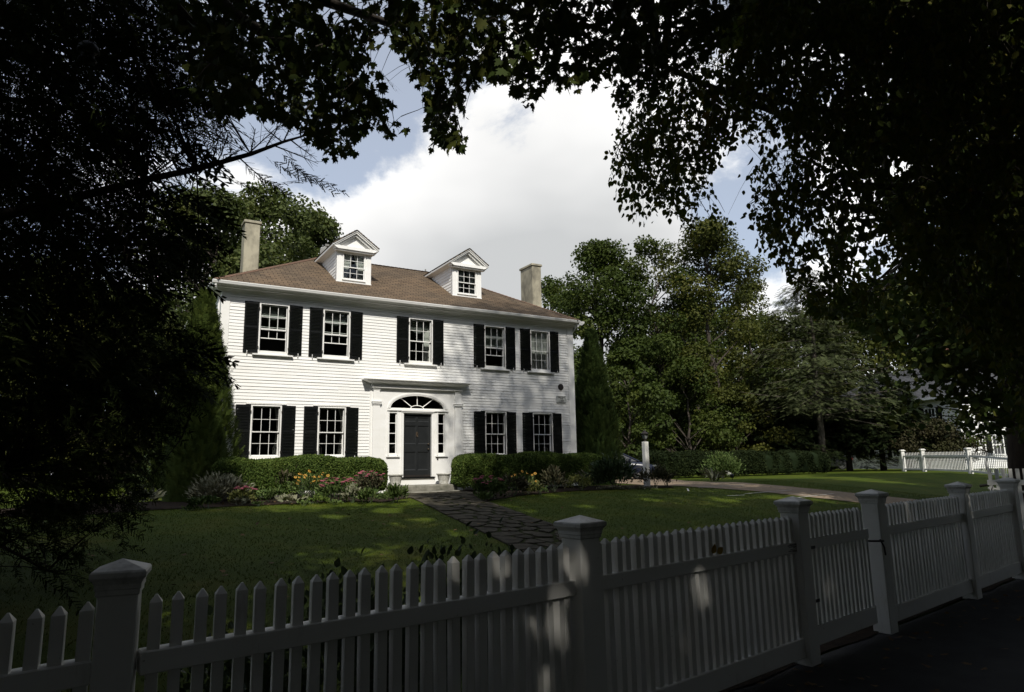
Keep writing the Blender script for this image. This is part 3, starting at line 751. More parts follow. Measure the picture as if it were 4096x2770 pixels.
# front door surround
sur = MB(); yS = YF-.03; yB = YF+.10
sl = (8.035, 8.295, 2.137, 3.466); sr = (9.772, 10.022, 2.137, 3.470)
dx0, dx1, dz1 = 8.535, 9.535, 3.44
def flat(m, x0, x1, z0, z1): m.box(x0, x1, yS, yB, z0, z1)
flat(sur, 7.36, sl[0], GH, 3.56); flat(sur, sl[0], sl[1], GH, sl[2]); flat(sur, sl[0], sl[1], sl[3], 3.56); flat(sur, sl[1], dx0, GH, 3.56)
flat(sur, dx0, dx1, dz1, 3.56); flat(sur, dx1, sr[0], GH, 3.56); flat(sur, sr[0], sr[1], GH, sr[2]); flat(sur, sr[0], sr[1], sr[3], 3.56); flat(sur, sr[1], 10.70, GH, 3.56)
flat(sur, dx0, dx1, GH, ZB-.03)
ec, ez, ea, eb = 9.045, 3.62, .975, .435
flat(sur, 7.36, ec-ea, 3.56, 4.26); flat(sur, ec+ea, 10.70, 3.56, 4.26); flat(sur, ec-ea, ec+ea, 3.56, ez)
n = 28
for i in range(n):
    a0, a1 = math.pi*i/n, math.pi*(i+1)/n
    p, q = (ec+ea*math.cos(a0), ez+eb*math.sin(a0)), (ec+ea*math.cos(a1), ez+eb*math.sin(a1))
    sur.add([(p[0], yS, p[1]), (q[0], yS, q[1]), (q[0], yS, 4.26), (p[0], yS, 4.26), (p[0], yB, p[1]), (q[0], yB, q[1])], [(0, 1, 2, 3), (0, 4, 5, 1)])
surround = sur.build('door_surround', M['white'], house)
def arch(m, a, b, w, y0, y1, n=32, z=ez):
    for i in range(n):
        t0, t1 = math.pi*i/n, math.pi*(i+1)/n
        P = [(ec+(a+k*w)*math.cos(t), z+(b+k*w)*math.sin(t)) for t in (t0, t1) for k in (0, 1)]
        v = [(p[0], y, p[1]) for y in (y0, y1) for p in P]
        m.add(v, [(0, 1, 3, 2), (0, 4, 5, 1), (2, 3, 7, 6), (0, 2, 6, 4), (1, 5, 7, 3)])
am = MB(); arch(am, ea+.002, eb+.002, .032, yS-.022, yS+.0); arch(am, ea+.038, eb+.038, .030, yS-.034, yS); arch(am, ea+.073, eb+.073, .028, yS-.018, yS)
am.build('arch_moulding', M['white'], surround)
im = MB().box(7.955, 8.44, yS-.045, yS-.001, 3.535, 3.575).box(9.62, 10.15, yS-.045, yS-.001, 3.535, 3.575).box(8.44, 9.62, yS-.065, yS-.001, 3.515, 3.578).box(8.44, 9.62, yS-.04, yS-.001, 3.475, 3.513)
im.build('impost_band', M['white'], surround, bevel=.004)
tr = MB()
for x0, x1, z0, z1 in (sl, sr):
    tr.box(x0-.055, x0-.004, yS-.026, yS-.001, z0-.05, z1+.03).box(x1+.004, x1+.055, yS-.026, yS-.001, z0-.05, z1+.03).box(x0-.10, x1+.10, yS-.060, yS-.001, z0-.105, z0-.075)
tr.box(8.445, 8.50, yS-.03, yS-.001, ZB, 3.474).box(9.57, 9.625, yS-.03, yS-.001, ZB, 3.474).box(8.500, 8.533, yS-.015, yS-.001, ZB, 3.474).box(9.537, 9.57, yS-.015, yS-.001, ZB, 3.474)
tr.box(7.405, 7.42, yS-.008, yS-.001, GH+.3, 4.2).box(8.02-.12, 8.02-.112, yS-.006, yS-.001, GH+.3, 3.5).box(10.16, 10.168, yS-.006, yS-.001, GH+.3, 3.5)
tr.build('door_trim', M['white'], surround)
MB().box(7.44, 8.39, yS-.03, yS-.001, GH, 1.24).box(9.63, 10.64, yS-.03, yS-.001, GH, 1.24).box(8.39, 9.63, yS-.05, yS-.001, GH, 1.335).build('base_board', M['white'], surround, bevel=.004)
MB().box(8.39, 9.63, yS-.10, YF+.08, 1.337, 1.378).build('threshold', M['black'], surround)
for x0, x1 in ((7.46, 7.70), (10.385, 10.64)):
    p = MB().box(x0, x1, yS-.055, yS-.001, 1.24, 3.70).box(x0+.015, x1-.015, yS-.050, yS-.001, 3.83, 4.20).box(x0-.012, x1+.012, yS-.07, yS-.001, 4.20, 4.258).build('pilaster', M['white'], house, bevel=.004)
    MB().box(x0-.015, x1+.015, yS-.075, yS-.001, 3.70, 3.735).box(x0-.03, x1+.03, yS-.10, yS-.001, 3.737, 3.79).box(x0-.045, x1+.045, yS-.12, yS-.001, 3.792, 3.828).build('capital', M['white'], p, bevel=.006)
# entablature
ent = MB().prism([(YF, 4.258), (YF-.14, 4.258), (YF-.15, 4.285), (YF-.12, 4.29), (YF-.12, 4.365), (YF-.17, 4.37), (YF-.18, 4.395), (YF-.22, 4.42), (YF-.29, 4.44), (YF-.33, 4.475), (YF-.35, 4.50), (YF-.36, 4.505), (YF-.36, 4.53), (YF, 4.555)], 'x', 7.40, 10.67).build('entablature', M['white'], house)
en = MB()
for x0, x1 in ((7.40, 7.08), (10.67, 10.92)):
    s = 1 if x1 < x0 else -1; w = abs(x1-x0)
    en.add([(x0, YF-.20, 4.40), (x0-s*.02, YF-.12, 4.395), (x1, YF-.36, 4.505), (x1, YF-.36, 4.53), (x0, YF-.36, 4.53), (x0, YF-.36, 4.505), (x1, YF-.0, 4.505), (x1, YF, 4.54), (x0, YF, 4.55), (x0, YF, 4.40)],
           [(0, 5, 2, 1), (5, 4, 3, 2), (2, 3, 7, 6), (1, 2, 6, 9), (3, 4, 8, 7)])
en.build('cornice_return', M['white'], ent)
dm = MB(); x = 7.43
while x < 10.63: dm.box(x, x+.028, YF-.162, YF-.119, 4.30, 4.362); x += .0475
dm.build('dentil_course', M['white'], ent)
# fanlight and sidelights
fm = MB(); arch(fm, .225, .10, .022, YF+.045, YF+.075, 16, ez+.005)
for ang in (90, 34, 146):
    a = R(ang); p0 = (ec+.24*math.cos(a), ez+.115*math.sin(a)); p1 = (ec+ea*math.cos(R(90) if ang == 90 else R(ang)), ez+eb*math.sin(a))
    if ang != 90: p1 = (ec+ea*.60*math.copysign(1, math.cos(a)), ez+eb*.80)
    d = Vector((p1[0]-p0[0], p1[1]-p0[1])); l = d.length; d.normalize(); c = ((p0[0]+p1[0])/2, YF+.06, (p0[1]+p1[1])/2)
    fm.obox(c, Vector((d.x, 0, d.y))*l/2, (0, .013, 0), Vector((-d.y, 0, d.x))*.011)
fm.box(ec-ea, ec+ea, YF+.05, YF+.09, ez-.0, ez+.018)
fan = fm.build('fanlight', M['white'], house)
g = MB(); pts = [(ec+ea*math.cos(math.pi*i/24), ez+eb*math.sin(math.pi*i/24)) for i in range(25)]
g.add([(p[0], YF+.07, p[1]) for p in pts], [tuple(range(25))]); g.build('pane', M['glass'], fan)
for x0, x1, z0, z1 in (sl, sr):
    m = MB(); rect_frame(m, x0, x1, z0, z1, .022, .022, YF+.02, YF+.06)
    for i in range(1, 4): z = z0+(z1-z0)*i/4; m.box(x0+.02, x1-.02, YF+.024, YF+.052, z-.011, z+.011)
    o = m.build('sidelight', M['white'], house); pane(o, [(x0+.01, x1-.01, z0+.01, z1-.01, YF+.04)])
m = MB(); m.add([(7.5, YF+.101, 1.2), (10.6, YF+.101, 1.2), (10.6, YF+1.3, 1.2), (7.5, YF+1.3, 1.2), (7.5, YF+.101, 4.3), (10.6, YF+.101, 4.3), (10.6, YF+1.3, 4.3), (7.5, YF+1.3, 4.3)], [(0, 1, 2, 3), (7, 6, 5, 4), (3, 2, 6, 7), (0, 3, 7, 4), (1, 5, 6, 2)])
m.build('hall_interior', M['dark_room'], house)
# door
d = MB(); yd = YF+.045; cols = [(8.60, 9.005), (9.065, 9.47)]; rows = [(1.60, 2.20), (2.455, 3.06), (3.19, 3.34)]
xs = [dx0, 8.60, 9.005, 9.065, 9.47, dx1]; zs = [ZB-.005, 1.60, 2.20, 2.455, 3.06, 3.19, 3.34, dz1]
for i in range(5):
    for j in range(7):
        if i in (1, 3) and j in (1, 3, 5):
            x0, x1, z0, z1 = xs[i], xs[i+1], zs[j], zs[j+1]; b = .035; y2 = yd+.022
            d.add([(x0, yd, z0), (x1, yd, z0), (x1, yd, z1), (x0, yd, z1), (x0+b, y2, z0+b), (x1-b, y2, z0+b), (x1-b, y2, z1-b), (x0+b, y2, z1-b)], [(0, 1, 5, 4), (1, 2, 6, 5), (2, 3, 7, 6), (3, 0, 4, 7), (4, 5, 6, 7)])
        else: d.add([(xs[i], yd, zs[j]), (xs[i+1], yd, zs[j]), (xs[i+1], yd, zs[j+1]), (xs[i], yd, zs[j+1])], [(0, 1, 2, 3)])
d.add([(dx0, yd, ZB), (dx0, yd+.05, ZB), (dx0, yd+.05, dz1), (dx0, yd, dz1)], [(0, 1, 2, 3)])
door = d.build('door', M['door'], house)
MB().box(dx0+.01, dx1-.01, yd-.012, yd-.001, ZB+.0, ZB+.06).build('door_sweep', M['iron'], door)
k = MB().prism([(9.035+.040*math.cos(a), 2.775+.088*math.sin(a)) for a in np.linspace(0, 6.283, 19)[:-1]], 'y', yd-.014, yd-.001)
k.tube([(9.035+.026*math.cos(a), yd-.03, 2.745+.05*math.sin(a)) for a in np.linspace(.4, 5.9, 12)], .008, 6)
k.lathe((9.035, yd-.02, 2.805), [(.004, 0), (.022, .012), (.022, .03), (.004, .045)], 10); k.build('knocker', M['brass'], door)
for z in (2.285, 2.455):
    MB().lathe((9.44, yd-.03, z-.025), [(.006, 0), (.026, .010), (.030, .025), (.026, .04), (.006, .05)], 12).tube([(9.44, yd, z), (9.44, yd-.03, z)], .014, 8).build('door_knob', M['brass'], door, smooth=True)
MB().lathe((9.755, yS-.01, 1.93), [(.004, 0), (.028, .01), (.03, .03), (.022, .05), (.005, .06)], 10).build('door_bell', M['iron'], surround)

# dormers
def dormer(xc, slop):
    yd0, hw, zb, ze, zp = 22.16, .595, 7.90, 9.085, 9.66
    def roofz(y): return ZE+(y-Y0e)*(ZR-ZE)/(YRG-Y0e)
    m = MB(); wx = .372; wz0, wz1 = 8.035, 8.93
    for x0, x1, z0, z1 in ((-hw, -wx, zb, ze), (wx, hw, zb, ze), (-wx, wx, zb, wz0), (-wx, wx, wz1, ze)): m.box(xc+x0, xc+x1, yd0, yd0+.05, z0, z1)
    m.box(xc-hw-.02, xc+hw+.02, yd0-.03, yd0-.001, zb-.03, zb+.025)
    m.box(xc-hw-.006, xc-hw+.15, yd0-.018, yd0-.001, zb+.025, ze-.10).box(xc+hw-.15, xc+hw+.006, yd0-.018, yd0-.001, zb+.025, ze-.10)
    o = m.build('dormer', M['white'], house)
    t = MB(); rect_frame(t, xc-wx-.03, xc+wx+.03, wz0-.03, wz1+.03, .035, .035, yd0-.03, yd0-.001); t.box(xc-wx-.04, xc+wx+.04, yd0-.045, yd0-.001, wz0-.055, wz0-.032); t.build('window_casing', M['white'], o)
    zm = (wz0+wz1)/2-.03
    sash('upper_sash', xc-wx, xc+wx, zm-.02, wz1, yd0-.004, o, M['white']); sash('lower_sash', xc-wx, xc+wx, wz0, zm+.02, yd0+.032, o, M['white'])
    pane(o, [(xc-wx+.02, xc+wx-.02, zm, wz1-.02, yd0+.012), (xc-wx+.02, xc+wx-.02, wz0+.02, zm, yd0+.048)])
    for s in (-1, 1):
        x0, x1 = (xc-wx, xc-.02) if s < 0 else (xc+.02, xc+wx)
        c = MB(); nx, nz = 20, 12                                   # tied-back curtains, fuller at the top
        for kk in range(nz+1):
            for i in range(nx+1):
                u, v = i/nx, kk/nz; w = (.45+.55*v**1.3)
                x = x0+(x1-x0)*u*w if s < 0 else x1-(x1-x0)*(1-u)*w
                c.v.append((x, yd0+.12+.016*math.sin(u*31), wz0+(wz1-wz0)*v))
        for kk in range(nz):
            for i in range(nx): b = kk*(nx+1)+i; c.f.append((b, b+1, b+nx+2, b+nx+1))
        c.build('curtain', M['curtain'], o, smooth=True)
    mm = MB(); xa, xb, za, zb2, y0, y1 = xc-.55, xc+.55, 7.95, 9.05, yd0+.052, yd0+.9
    mm.add([(xa, y0, za), (xb, y0, za), (xb, y1, za), (xa, y1, za), (xa, y0, zb2), (xb, y0, zb2), (xb, y1, zb2), (xa, y1, zb2)], [(0, 1, 2, 3), (7, 6, 5, 4), (3, 2, 6, 7), (0, 3, 7, 4), (1, 5, 6, 2)]); mm.build('room_interior', M['dark_room'], o)
    for sgn in (-1, 1):                                             # lapped side walls running back into the roof
        s_ = MB()
        x = xc+sgn*hw; z = zb-.1
        while z < ze:
            z1 = z+.115; y1 = Y0e+(z1-ZE)*(YRG-Y0e)/(ZR-ZE)+.1
            if y1 > yd0+.06: s_.add([(x+sgn*.016, yd0+.05, z), (x+sgn*.016, y1, z), (x+sgn*.002, y1, z1+.004), (x+sgn*.002, yd0+.05, z1+.004), (x, yd0+.05, z), (x, y1, z)], [(0, 1, 2, 3), (4, 5, 1, 0)])
            z = z1
        s_.build('dormer_side', M['clap'], o)
    yf = yd0-.24; ov = .215; yb = YRG+.35
    rise = (zp-ze)/(hw+ov)
    r = MB()
    for sgn in (-1, 1):
        P0, P1, Q0, Q1 = Vector((xc+sgn*(hw+ov), yf-.02, ze+.085)), Vector((xc+sgn*(hw+ov), yb, ze+.085)), Vector((xc, yf-.02, zp+.075)), Vector((xc, yb, zp+.075))
        q = slope(P0, P1, Q0, Q1, 0, 9); r.add(q.v, q.f)
        r.add([P0, Q0, Q0-Vector((0, 0, .03)), P0-Vector((0, 0, .03))], [(0, 1, 2, 3)])
    r.build('dormer_roof', M['shingle_side'], o)
    w = MB()
    for sgn in (-1, 1):                                             # raking and eave boards
        def rk(a, b, y0, y1, top, th):                              # board along the rake from |x|=a to b
            za, zb_ = zp-rise*a+top, zp-rise*b+top
            w.add([(xc+sgn*a, y0, za), (xc+sgn*b, y0, zb_), (xc+sgn*b, y0, zb_-th), (xc+sgn*a, y0, za-th), (xc+sgn*a, y1, za), (xc+sgn*b, y1, zb_), (xc+sgn*b, y1, zb_-th), (xc+sgn*a, y1, za-th)], [(0, 1, 2, 3), (7, 6, 5, 4), (3, 2, 6, 7), (1, 5, 6, 2), (0, 4, 5, 1)])
        rk(0, hw+ov-.004, yf, yf+.05, .062, .055); rk(0, hw+ov-.03, yf+.03, yf+.08, .002, .05); rk(0, hw+ov-.12, yf+.10, yf+.16, -.05, .075)
        w.add([(xc+sgn*(hw+ov-.006), yf, ze+.055), (xc+sgn*(hw+ov-.006), yb-.9, ze+.055), (xc+sgn*(hw+ov-.01), yb-.9, ze-.0), (xc+sgn*(hw+ov-.01), yf, ze-.0), (xc+sgn*(hw+.015), yf+.02, ze-.085), (xc+sgn*(hw+.015), yb-.9, ze-.085)], [(0, 1, 2, 3), (3, 2, 5, 4)])
    w.box(xc-hw-.14, xc+hw+.14, yf+.045, yd0+.03, ze-.075, ze+.035).box(xc-hw-.10, xc+hw+.10, yf+.09, yd0+.02, ze-.125, ze-.076)
    w.build('dormer_trim', M['white'], o)
    t = MB(); yt = yd0-.03
    t.prism([(xc-hw-.05, ze+.036), (xc+hw+.05, ze+.036), (xc, zp-.03)], 'y', yt, yt+.03)
    t.box(xc-.24, xc+.24, yt-.012, yt-.001, ze+.036, ze+.13)
    t.build('pediment', M['white'], o)
dormer(7.005, 0); dormer(11.325, 0)

# things fixed to or standing by the house
t = thing('satellite_dish', (6.50, 24.6, 9.0), 'grey satellite dish on the roof behind the left dormer', 'satellite dish')
dm = MB(); nr = 6
for i in range(nr+1):
    for kk in range(18):
        a = 6.283*kk/18; r = .34*i/nr; dm.v.append((6.66+r*math.cos(a)*.62, 24.55-.10+ .35*r*r*1.2+.12*r*math.sin(a), 9.60+r*math.sin(a)*.75))
for i in range(nr):
    for kk in range(18): dm.f.append((i*18+kk, i*18+(kk+1) % 18, (i+1)*18+(kk+1) % 18, (i+1)*18+kk))
dm.build('dish', M['kerb'], t, smooth=True)
MB().tube([(6.66, 24.62, 8.9), (6.66, 24.60, 9.45), (6.66, 24.5, 9.6)], .025, 8).build('mast', M['kerb'], t)
MB().tube([(6.66, 24.45, 9.45), (6.60, 24.1, 9.74)], .013, 6).box(6.52, 6.66, 24.05, 24.12, 9.72, 9.79).build('arm', M['kerb'], t)
# house sign: lettering cut as flat text, turned to mesh
def text_mesh(name, body, size, cx, y, z, mat, parent, sx=1):
    c = bpy.data.curves.new(name, 'FONT'); c.body = body; c.size = size; c.align_x = 'CENTER'; c.extrude = .002; c.offset = .0012
    o = bpy.data.objects.new(name, c); COL.objects.link(o)
    dg = bpy.context.evaluated_depsgraph_get(); me = bpy.data.meshes.new_from_object(o.evaluated_get(dg)); bpy.data.objects.remove(o); bpy.data.curves.remove(c)
    me.transform(Matrix.Translation(Vector((cx, y, z))-WL[parent]) @ Matrix.Rotation(R(90), 4, 'X') @ Matrix.Diagonal((sx, 1, 1, 1)))
    me.materials.append(mat); o = bpy.data.objects.new(name, me); COL.objects.link(o); o.parent = parent; return o
pq = thing('house_sign', (14.87, YF-.03, 4.005), 'small pale grey sign reading Fiske Field House c.1805 on the white clapboards', 'sign')
ys = YF-.028
MB().box(14.65, 15.09, ys-.022, ys, 4.005, 4.265).build('board', M['plaque'], pq, bevel=.004)
bm_ = MB(); rect_frame(bm_, 14.665, 15.075, 4.02, 4.25, .006, .006, ys-.0245, ys-.0225); bm_.build('border', M['ink'], pq)
text_mesh('lettering', 'FISKE FIELD', .062, 14.87, ys-.0245, 4.190, M['ink'], pq, 1.0)
text_mesh('lettering', 'HOUSE', .042, 14.87, ys-.0245, 4.142, M['ink'], pq, 1.05)
text_mesh('lettering', 'c.1805', .098, 14.87, ys-.0245, 4.045, M['ink'], pq, 1.0)
m = MB(); pr = [(.118, 0), (.118, .018), (.10, .026), (.07, .028), (.002, .028)]
b = 0
for r, dd in pr:
    for kk in range(28): a = 6.283*kk/28; m.v.append((14.862+r*math.cos(a), ys-dd, 4.604+r*math.sin(a)))
for i in range(len(pr)-1):
    for kk in range(28): m.f.append((i*28+kk, i*28+(kk+1) % 28, (i+1)*28+(kk+1) % 28, (i+1)*28+kk))
m.f.append(tuple(range(28)))
tag(m.build('wall_plaque', M['iron']), 'round dark metal plaque on the clapboards above the house sign', 'plaque')
# granite doorsteps
st = MB().box(7.92, 10.02, YF-1.02, YF-.085, .70, 1.135)
o = st.build('doorstep', M['granite'], bevel=.03); tag(o, 'rough granite doorstep slab under the front door', 'step')
st = MB().box(8.20, 9.98, YF-1.52, YF-1.025, .62, .955)
o = st.build('doorstep', M['granite'], bevel=.03); tag(o, 'lower granite step at the head of the flagstone path', 'step')
def urn(x, y, z, label):
    t = thing('planter', (x, y, z), label, 'planter', 'planters beside the front door')
    m = MB(); n = 40; prof = [(.150, 0), (.160, .02), (.152, .035), (.178, .16), (.205, .285), (.208, .30)]
    for r, zz in prof:
        for kk in range(n):
            a = 6.283*kk/n; f = 1+.022*math.cos(a*20) if .03 < zz < .29 else 1
            m.v.append((x+r*f*math.cos(a), y+r*f*math.sin(a), z+zz))
    for i in range(len(prof)-1):
        for kk in range(n): m.f.append((i*n+kk, i*n+(kk+1) % n, (i+1)*n+(kk+1) % n, (i+1)*n+kk))
    m.build('bowl', M['urn'], t, smooth=True)
    MB().lathe((x, y, z), [(.208, .295), (.232, .305), (.240, .33), (.228, .348), (.198, .35), (.19, .32)], 32).build('rim', M['urn'], t, smooth=True)
    MB().lathe((x, y, z), [(.001, .315), (.19, .318), (.19, .32), (.001, .325)], 20).build('potting_soil', M['soil'], t)
urn(9.77, YF-.48, 1.135, 'pale fluted planter right of the front door'); urn(8.10, YF-.48, 1.135, 'pale fluted planter left of the front door, half behind the hedge')

# ---------------------------------------------------------------- street fence: posts, rails, pickets
ex, ey, ez_ = Vector((FD[0], FD[1], 0)), Vector((FN[0], FN[1], 0)), Vector((0, 0, 1))
TIP, RT0, RT1, RB0, RB1 = 1.16, .855, .945, .03, .18                # heights above the pavement
def fz(t): return .016*min(t, FT)+.004*max(0, t-FT)
def fbox(m, t0, t1, n0_, n1_, z0, z1, sl=.008):                     # box along the fence that follows its slight rise
    v = []
    for z in (z0, z1):
        for n in (n0_, n1_):
            for t in (t0, t1):
                p = fpt(t, n); v.append((p.x, p.y, z+fz(t)))
    m.add(v, [(0, 2, 3, 1), (4, 5, 7, 6), (0, 1, 5, 4), (2, 6, 7, 3), (0, 4, 6, 2), (1, 3, 7, 5)])
def post_mesh():
    h = 1.21; a = .084; m = MB(); m.box(-a, a, -a, a, -.35, h)
    return m
def cap_mesh():
    m = MB(); prof = [(.0845, 1.180), (.0915, 1.186), (.0915, 1.204), (.0965, 1.208), (.0965, 1.226), (.106, 1.244), (.111, 1.247), (.1165, 1.254), (.1165, 1.272), (.110, 1.280), (.0, 1.318)]
    b = 0
    for r, z in prof[:-1]:
        m.v += [(-r, -r, z), (r, -r, z), (r, r, z), (-r, r, z)]
    m.v.append((0, 0, prof[-1][1])); k = len(prof)-1
    for i in range(k-1):
        for s in range(4): m.f.append((4*i+s, 4*i+(s+1) % 4, 4*i+4+(s+1) % 4, 4*i+4+s))
    for s in range(4): m.f.append((4*(k-1)+s, 4*(k-1)+(s+1) % 4, 4*k))
    m.f.append((3, 2, 1, 0)); return m
def picket_mesh(h=TIP, z0=.16, w=.0235, d=.028):
    m = MB(); zs = h-.030
    m.v = [(-w, -d, z0), (w, -d, z0), (w, d, z0), (-w, d, z0), (-w, -d, zs), (w, -d, zs), (w, d, zs), (-w, d, zs), (-.004, -.006, h), (.004, -.006, h), (.004, .006, h), (-.004, .006, h)]
    m.f = [(3, 2, 1, 0), (0, 1, 5, 4), (1, 2, 6, 5), (2, 3, 7, 6), (3, 0, 4, 7), (4, 5, 9, 8), (5, 6, 10, 9), (6, 7, 11, 10), (7, 4, 8, 11), (8, 9, 10, 11)]
    return m
FROT = math.atan2(FD[1], FD[0])
P_ME = post_mesh().build('fence_post', M['fence'], None, local=True, bevel=.006); C_ME = cap_mesh().build('post_cap', M['capw'], None, local=True); K_ME = picket_mesh().build('picket', M['fence'], None, local=True)
for o in (P_ME, C_ME, K_ME): COL.objects.unlink(o)
def twist(t): return -R(11)*max(0, min(1, 1-t/2.0))             # the old left panel has weathered out of true
def put(me_o, name, parent, t, rz=None, n=0, jit=0):
    rz = fang(t)+twist(t)*(1 if name == 'picket' else (1.25 if t < .5 else 0)) if rz is None else rz
    o = bpy.data.objects.new(name, me_o.data); COL.objects.link(o); o.parent = parent
    p = fpt(t, n); o.location = Vector((p.x, p.y, fz(t)+rs.uniform(-jit, jit)*.5)) - WL[parent]
    o.rotation_euler = (rs.uniform(-jit, jit)*.5, rs.uniform(-jit, jit), rz); return o
def put_post(parent, t):
    o = put(P_ME, 'fence_post', parent, t); w = .86 if t < 1 else 1; o.scale = (w, w, 1); c = bpy.data.objects.new('post_cap', C_ME.data); COL.objects.link(c); c.parent = o
def rails(parent, t0, t1, rot_end=False):
    m = MB(); fbox(m, t0, t1, -.046, .046, RT0, RT1); o = m.build('top_rail', M['fence'], parent, bevel=.005)
    m = MB(); fbox(m, t0, t1, -.046, .046, RB0, RB1); m.build('bottom_rail', M['fence'], parent, bevel=.005); return o
def pickets(parent, t0, n, sp=.0882):
    for i in range(n): put(K_ME, 'picket', parent, t0+sp*i, jit=.006)
# left run
f1 = thing('picket_fence', tuple(fpt(2.4)), 'long white picket fence along the street, left of the gate', 'fence')
PT = [-2.6, -.14, 2.355, 4.965]
for t in PT[1:]: put_post(f1, t)
put_post(f1, PT[0])
for a, b in zip(PT, PT[1:]): rails(f1, a+.085, b-.085)
pickets(f1, -1.005, 10, .083)
pickets(f1, 0.0, 27, .085); pickets(f1, 2.494, 27, .0908)
m = MB()                                                            # split, rotted end of a top rail
for i in range(7):
    z = RT0+.012+.011*i+rs.uniform(-.003, .003); t = 4.878
    fbox(m, t-rs.uniform(.05, .16), t-.004, -.0475, -.0455, z, z+rs.uniform(.003, .006))
m.build('rail_crack', M['iron'], f1)
# gate
gate = thing('garden_gate', tuple(fpt(5.7)), 'white picket gate between two capped posts at the end of the flagstone path', 'gate')
m = MB(); fbox(m, 5.055, 6.30, -.030, .056, RT0+.005, RT1+.005); m.build('top_rail', M['fence'], gate, bevel=.004)
m = MB(); fbox(m, 5.055, 6.30, -.030, .056, .075, .235); m.build('bottom_rail', M['fence'], gate, bevel=.004)
m = MB(); fbox(m, 6.255, 6.298, -.015, .045, .237, RT0+.003); m.build('stile', M['fence'], gate)
pickets(gate, 5.113, 14, .081)
m = MB(); 
m.tube([fpt(6.25, -.04, .89), fpt(6.36, -.095, .885), fpt(6.44, -.10, .88)], .010, 6).tube([fpt(6.37, -.10, .90), fpt(6.405, -.115, .83), fpt(6.42, -.115, .75)], .009, 6)
m.build('latch', M['iron'], gate)
for z in (.32, .76):
    m = MB(); fbox(m, 5.05, 5.21, -.036, -.0305, z+.1, z+.125); m.build('hinge', M['iron'], gate)
# right run
f2 = thing('picket_fence', tuple(fpt(8.6)), 'white picket fence along the street, right of the gate', 'fence')
PR = [6.525, 8.975, 10.95]
for t in PR: put_post(f2, t)
for a, b in zip(PR, PR[1:]): rails(f2, a+.085, b-.085)
pickets(f2, 6.68, 25, .0888); pickets(f2, 9.13, 20, .0888)
# driveway gate swung open behind the right end
dg = thing('driveway_gate', (15.8, 6.9, .12), 'white driveway gate standing open on the lawn beyond the last fence post', 'gate')
gc = rng_at(2262, 1092, 17.2); gdir = Vector((.40, -.915, 0)).normalized()
gn = Vector((gdir.y, -gdir.x, 0))
g0 = Vector((gc.x, gc.y, 0)) - gdir*.16
m1, m2 = MB(), MB()
zt = gc.z
m1.obox(g0+gdir*1.35+Vector((0, 0, zt-.03)), gdir*1.35, gn*.03, (0, 0, .05)); m1.build('top_rail', M['fence'], dg, bevel=.004)
m2.obox(g0+gdir*1.35+Vector((0, 0, .32)), gdir*1.35, gn*.03, (0, 0, .06)); m2.build('bottom_rail', M['fence'], dg, bevel=.004)
for i in range(22):
    q = g0+gdir*(.06+.115*i); m = MB(); m.obox(q+Vector((0, 0, (zt+.24+.3)/2)), gdir*.033, gn*.022, (0, 0, (zt+.24-.3)/2)); m.build('picket', M['fence'], dg)
MB().tube([g0+Vector((0, 0, zt-.14)), g0+gdir*.6+Vector((0, 0, zt-.22))], .022, 8).build('brace', M['fence'], dg)
MB().tube([g0-gdir*.14+Vector((0, 0, zt-.10)), g0+gdir*.10+Vector((0, 0, zt-.06)), g0+gdir*.05+Vector((0, 0, zt-.2))], .028, 8).build('latch', M['iron'], dg)

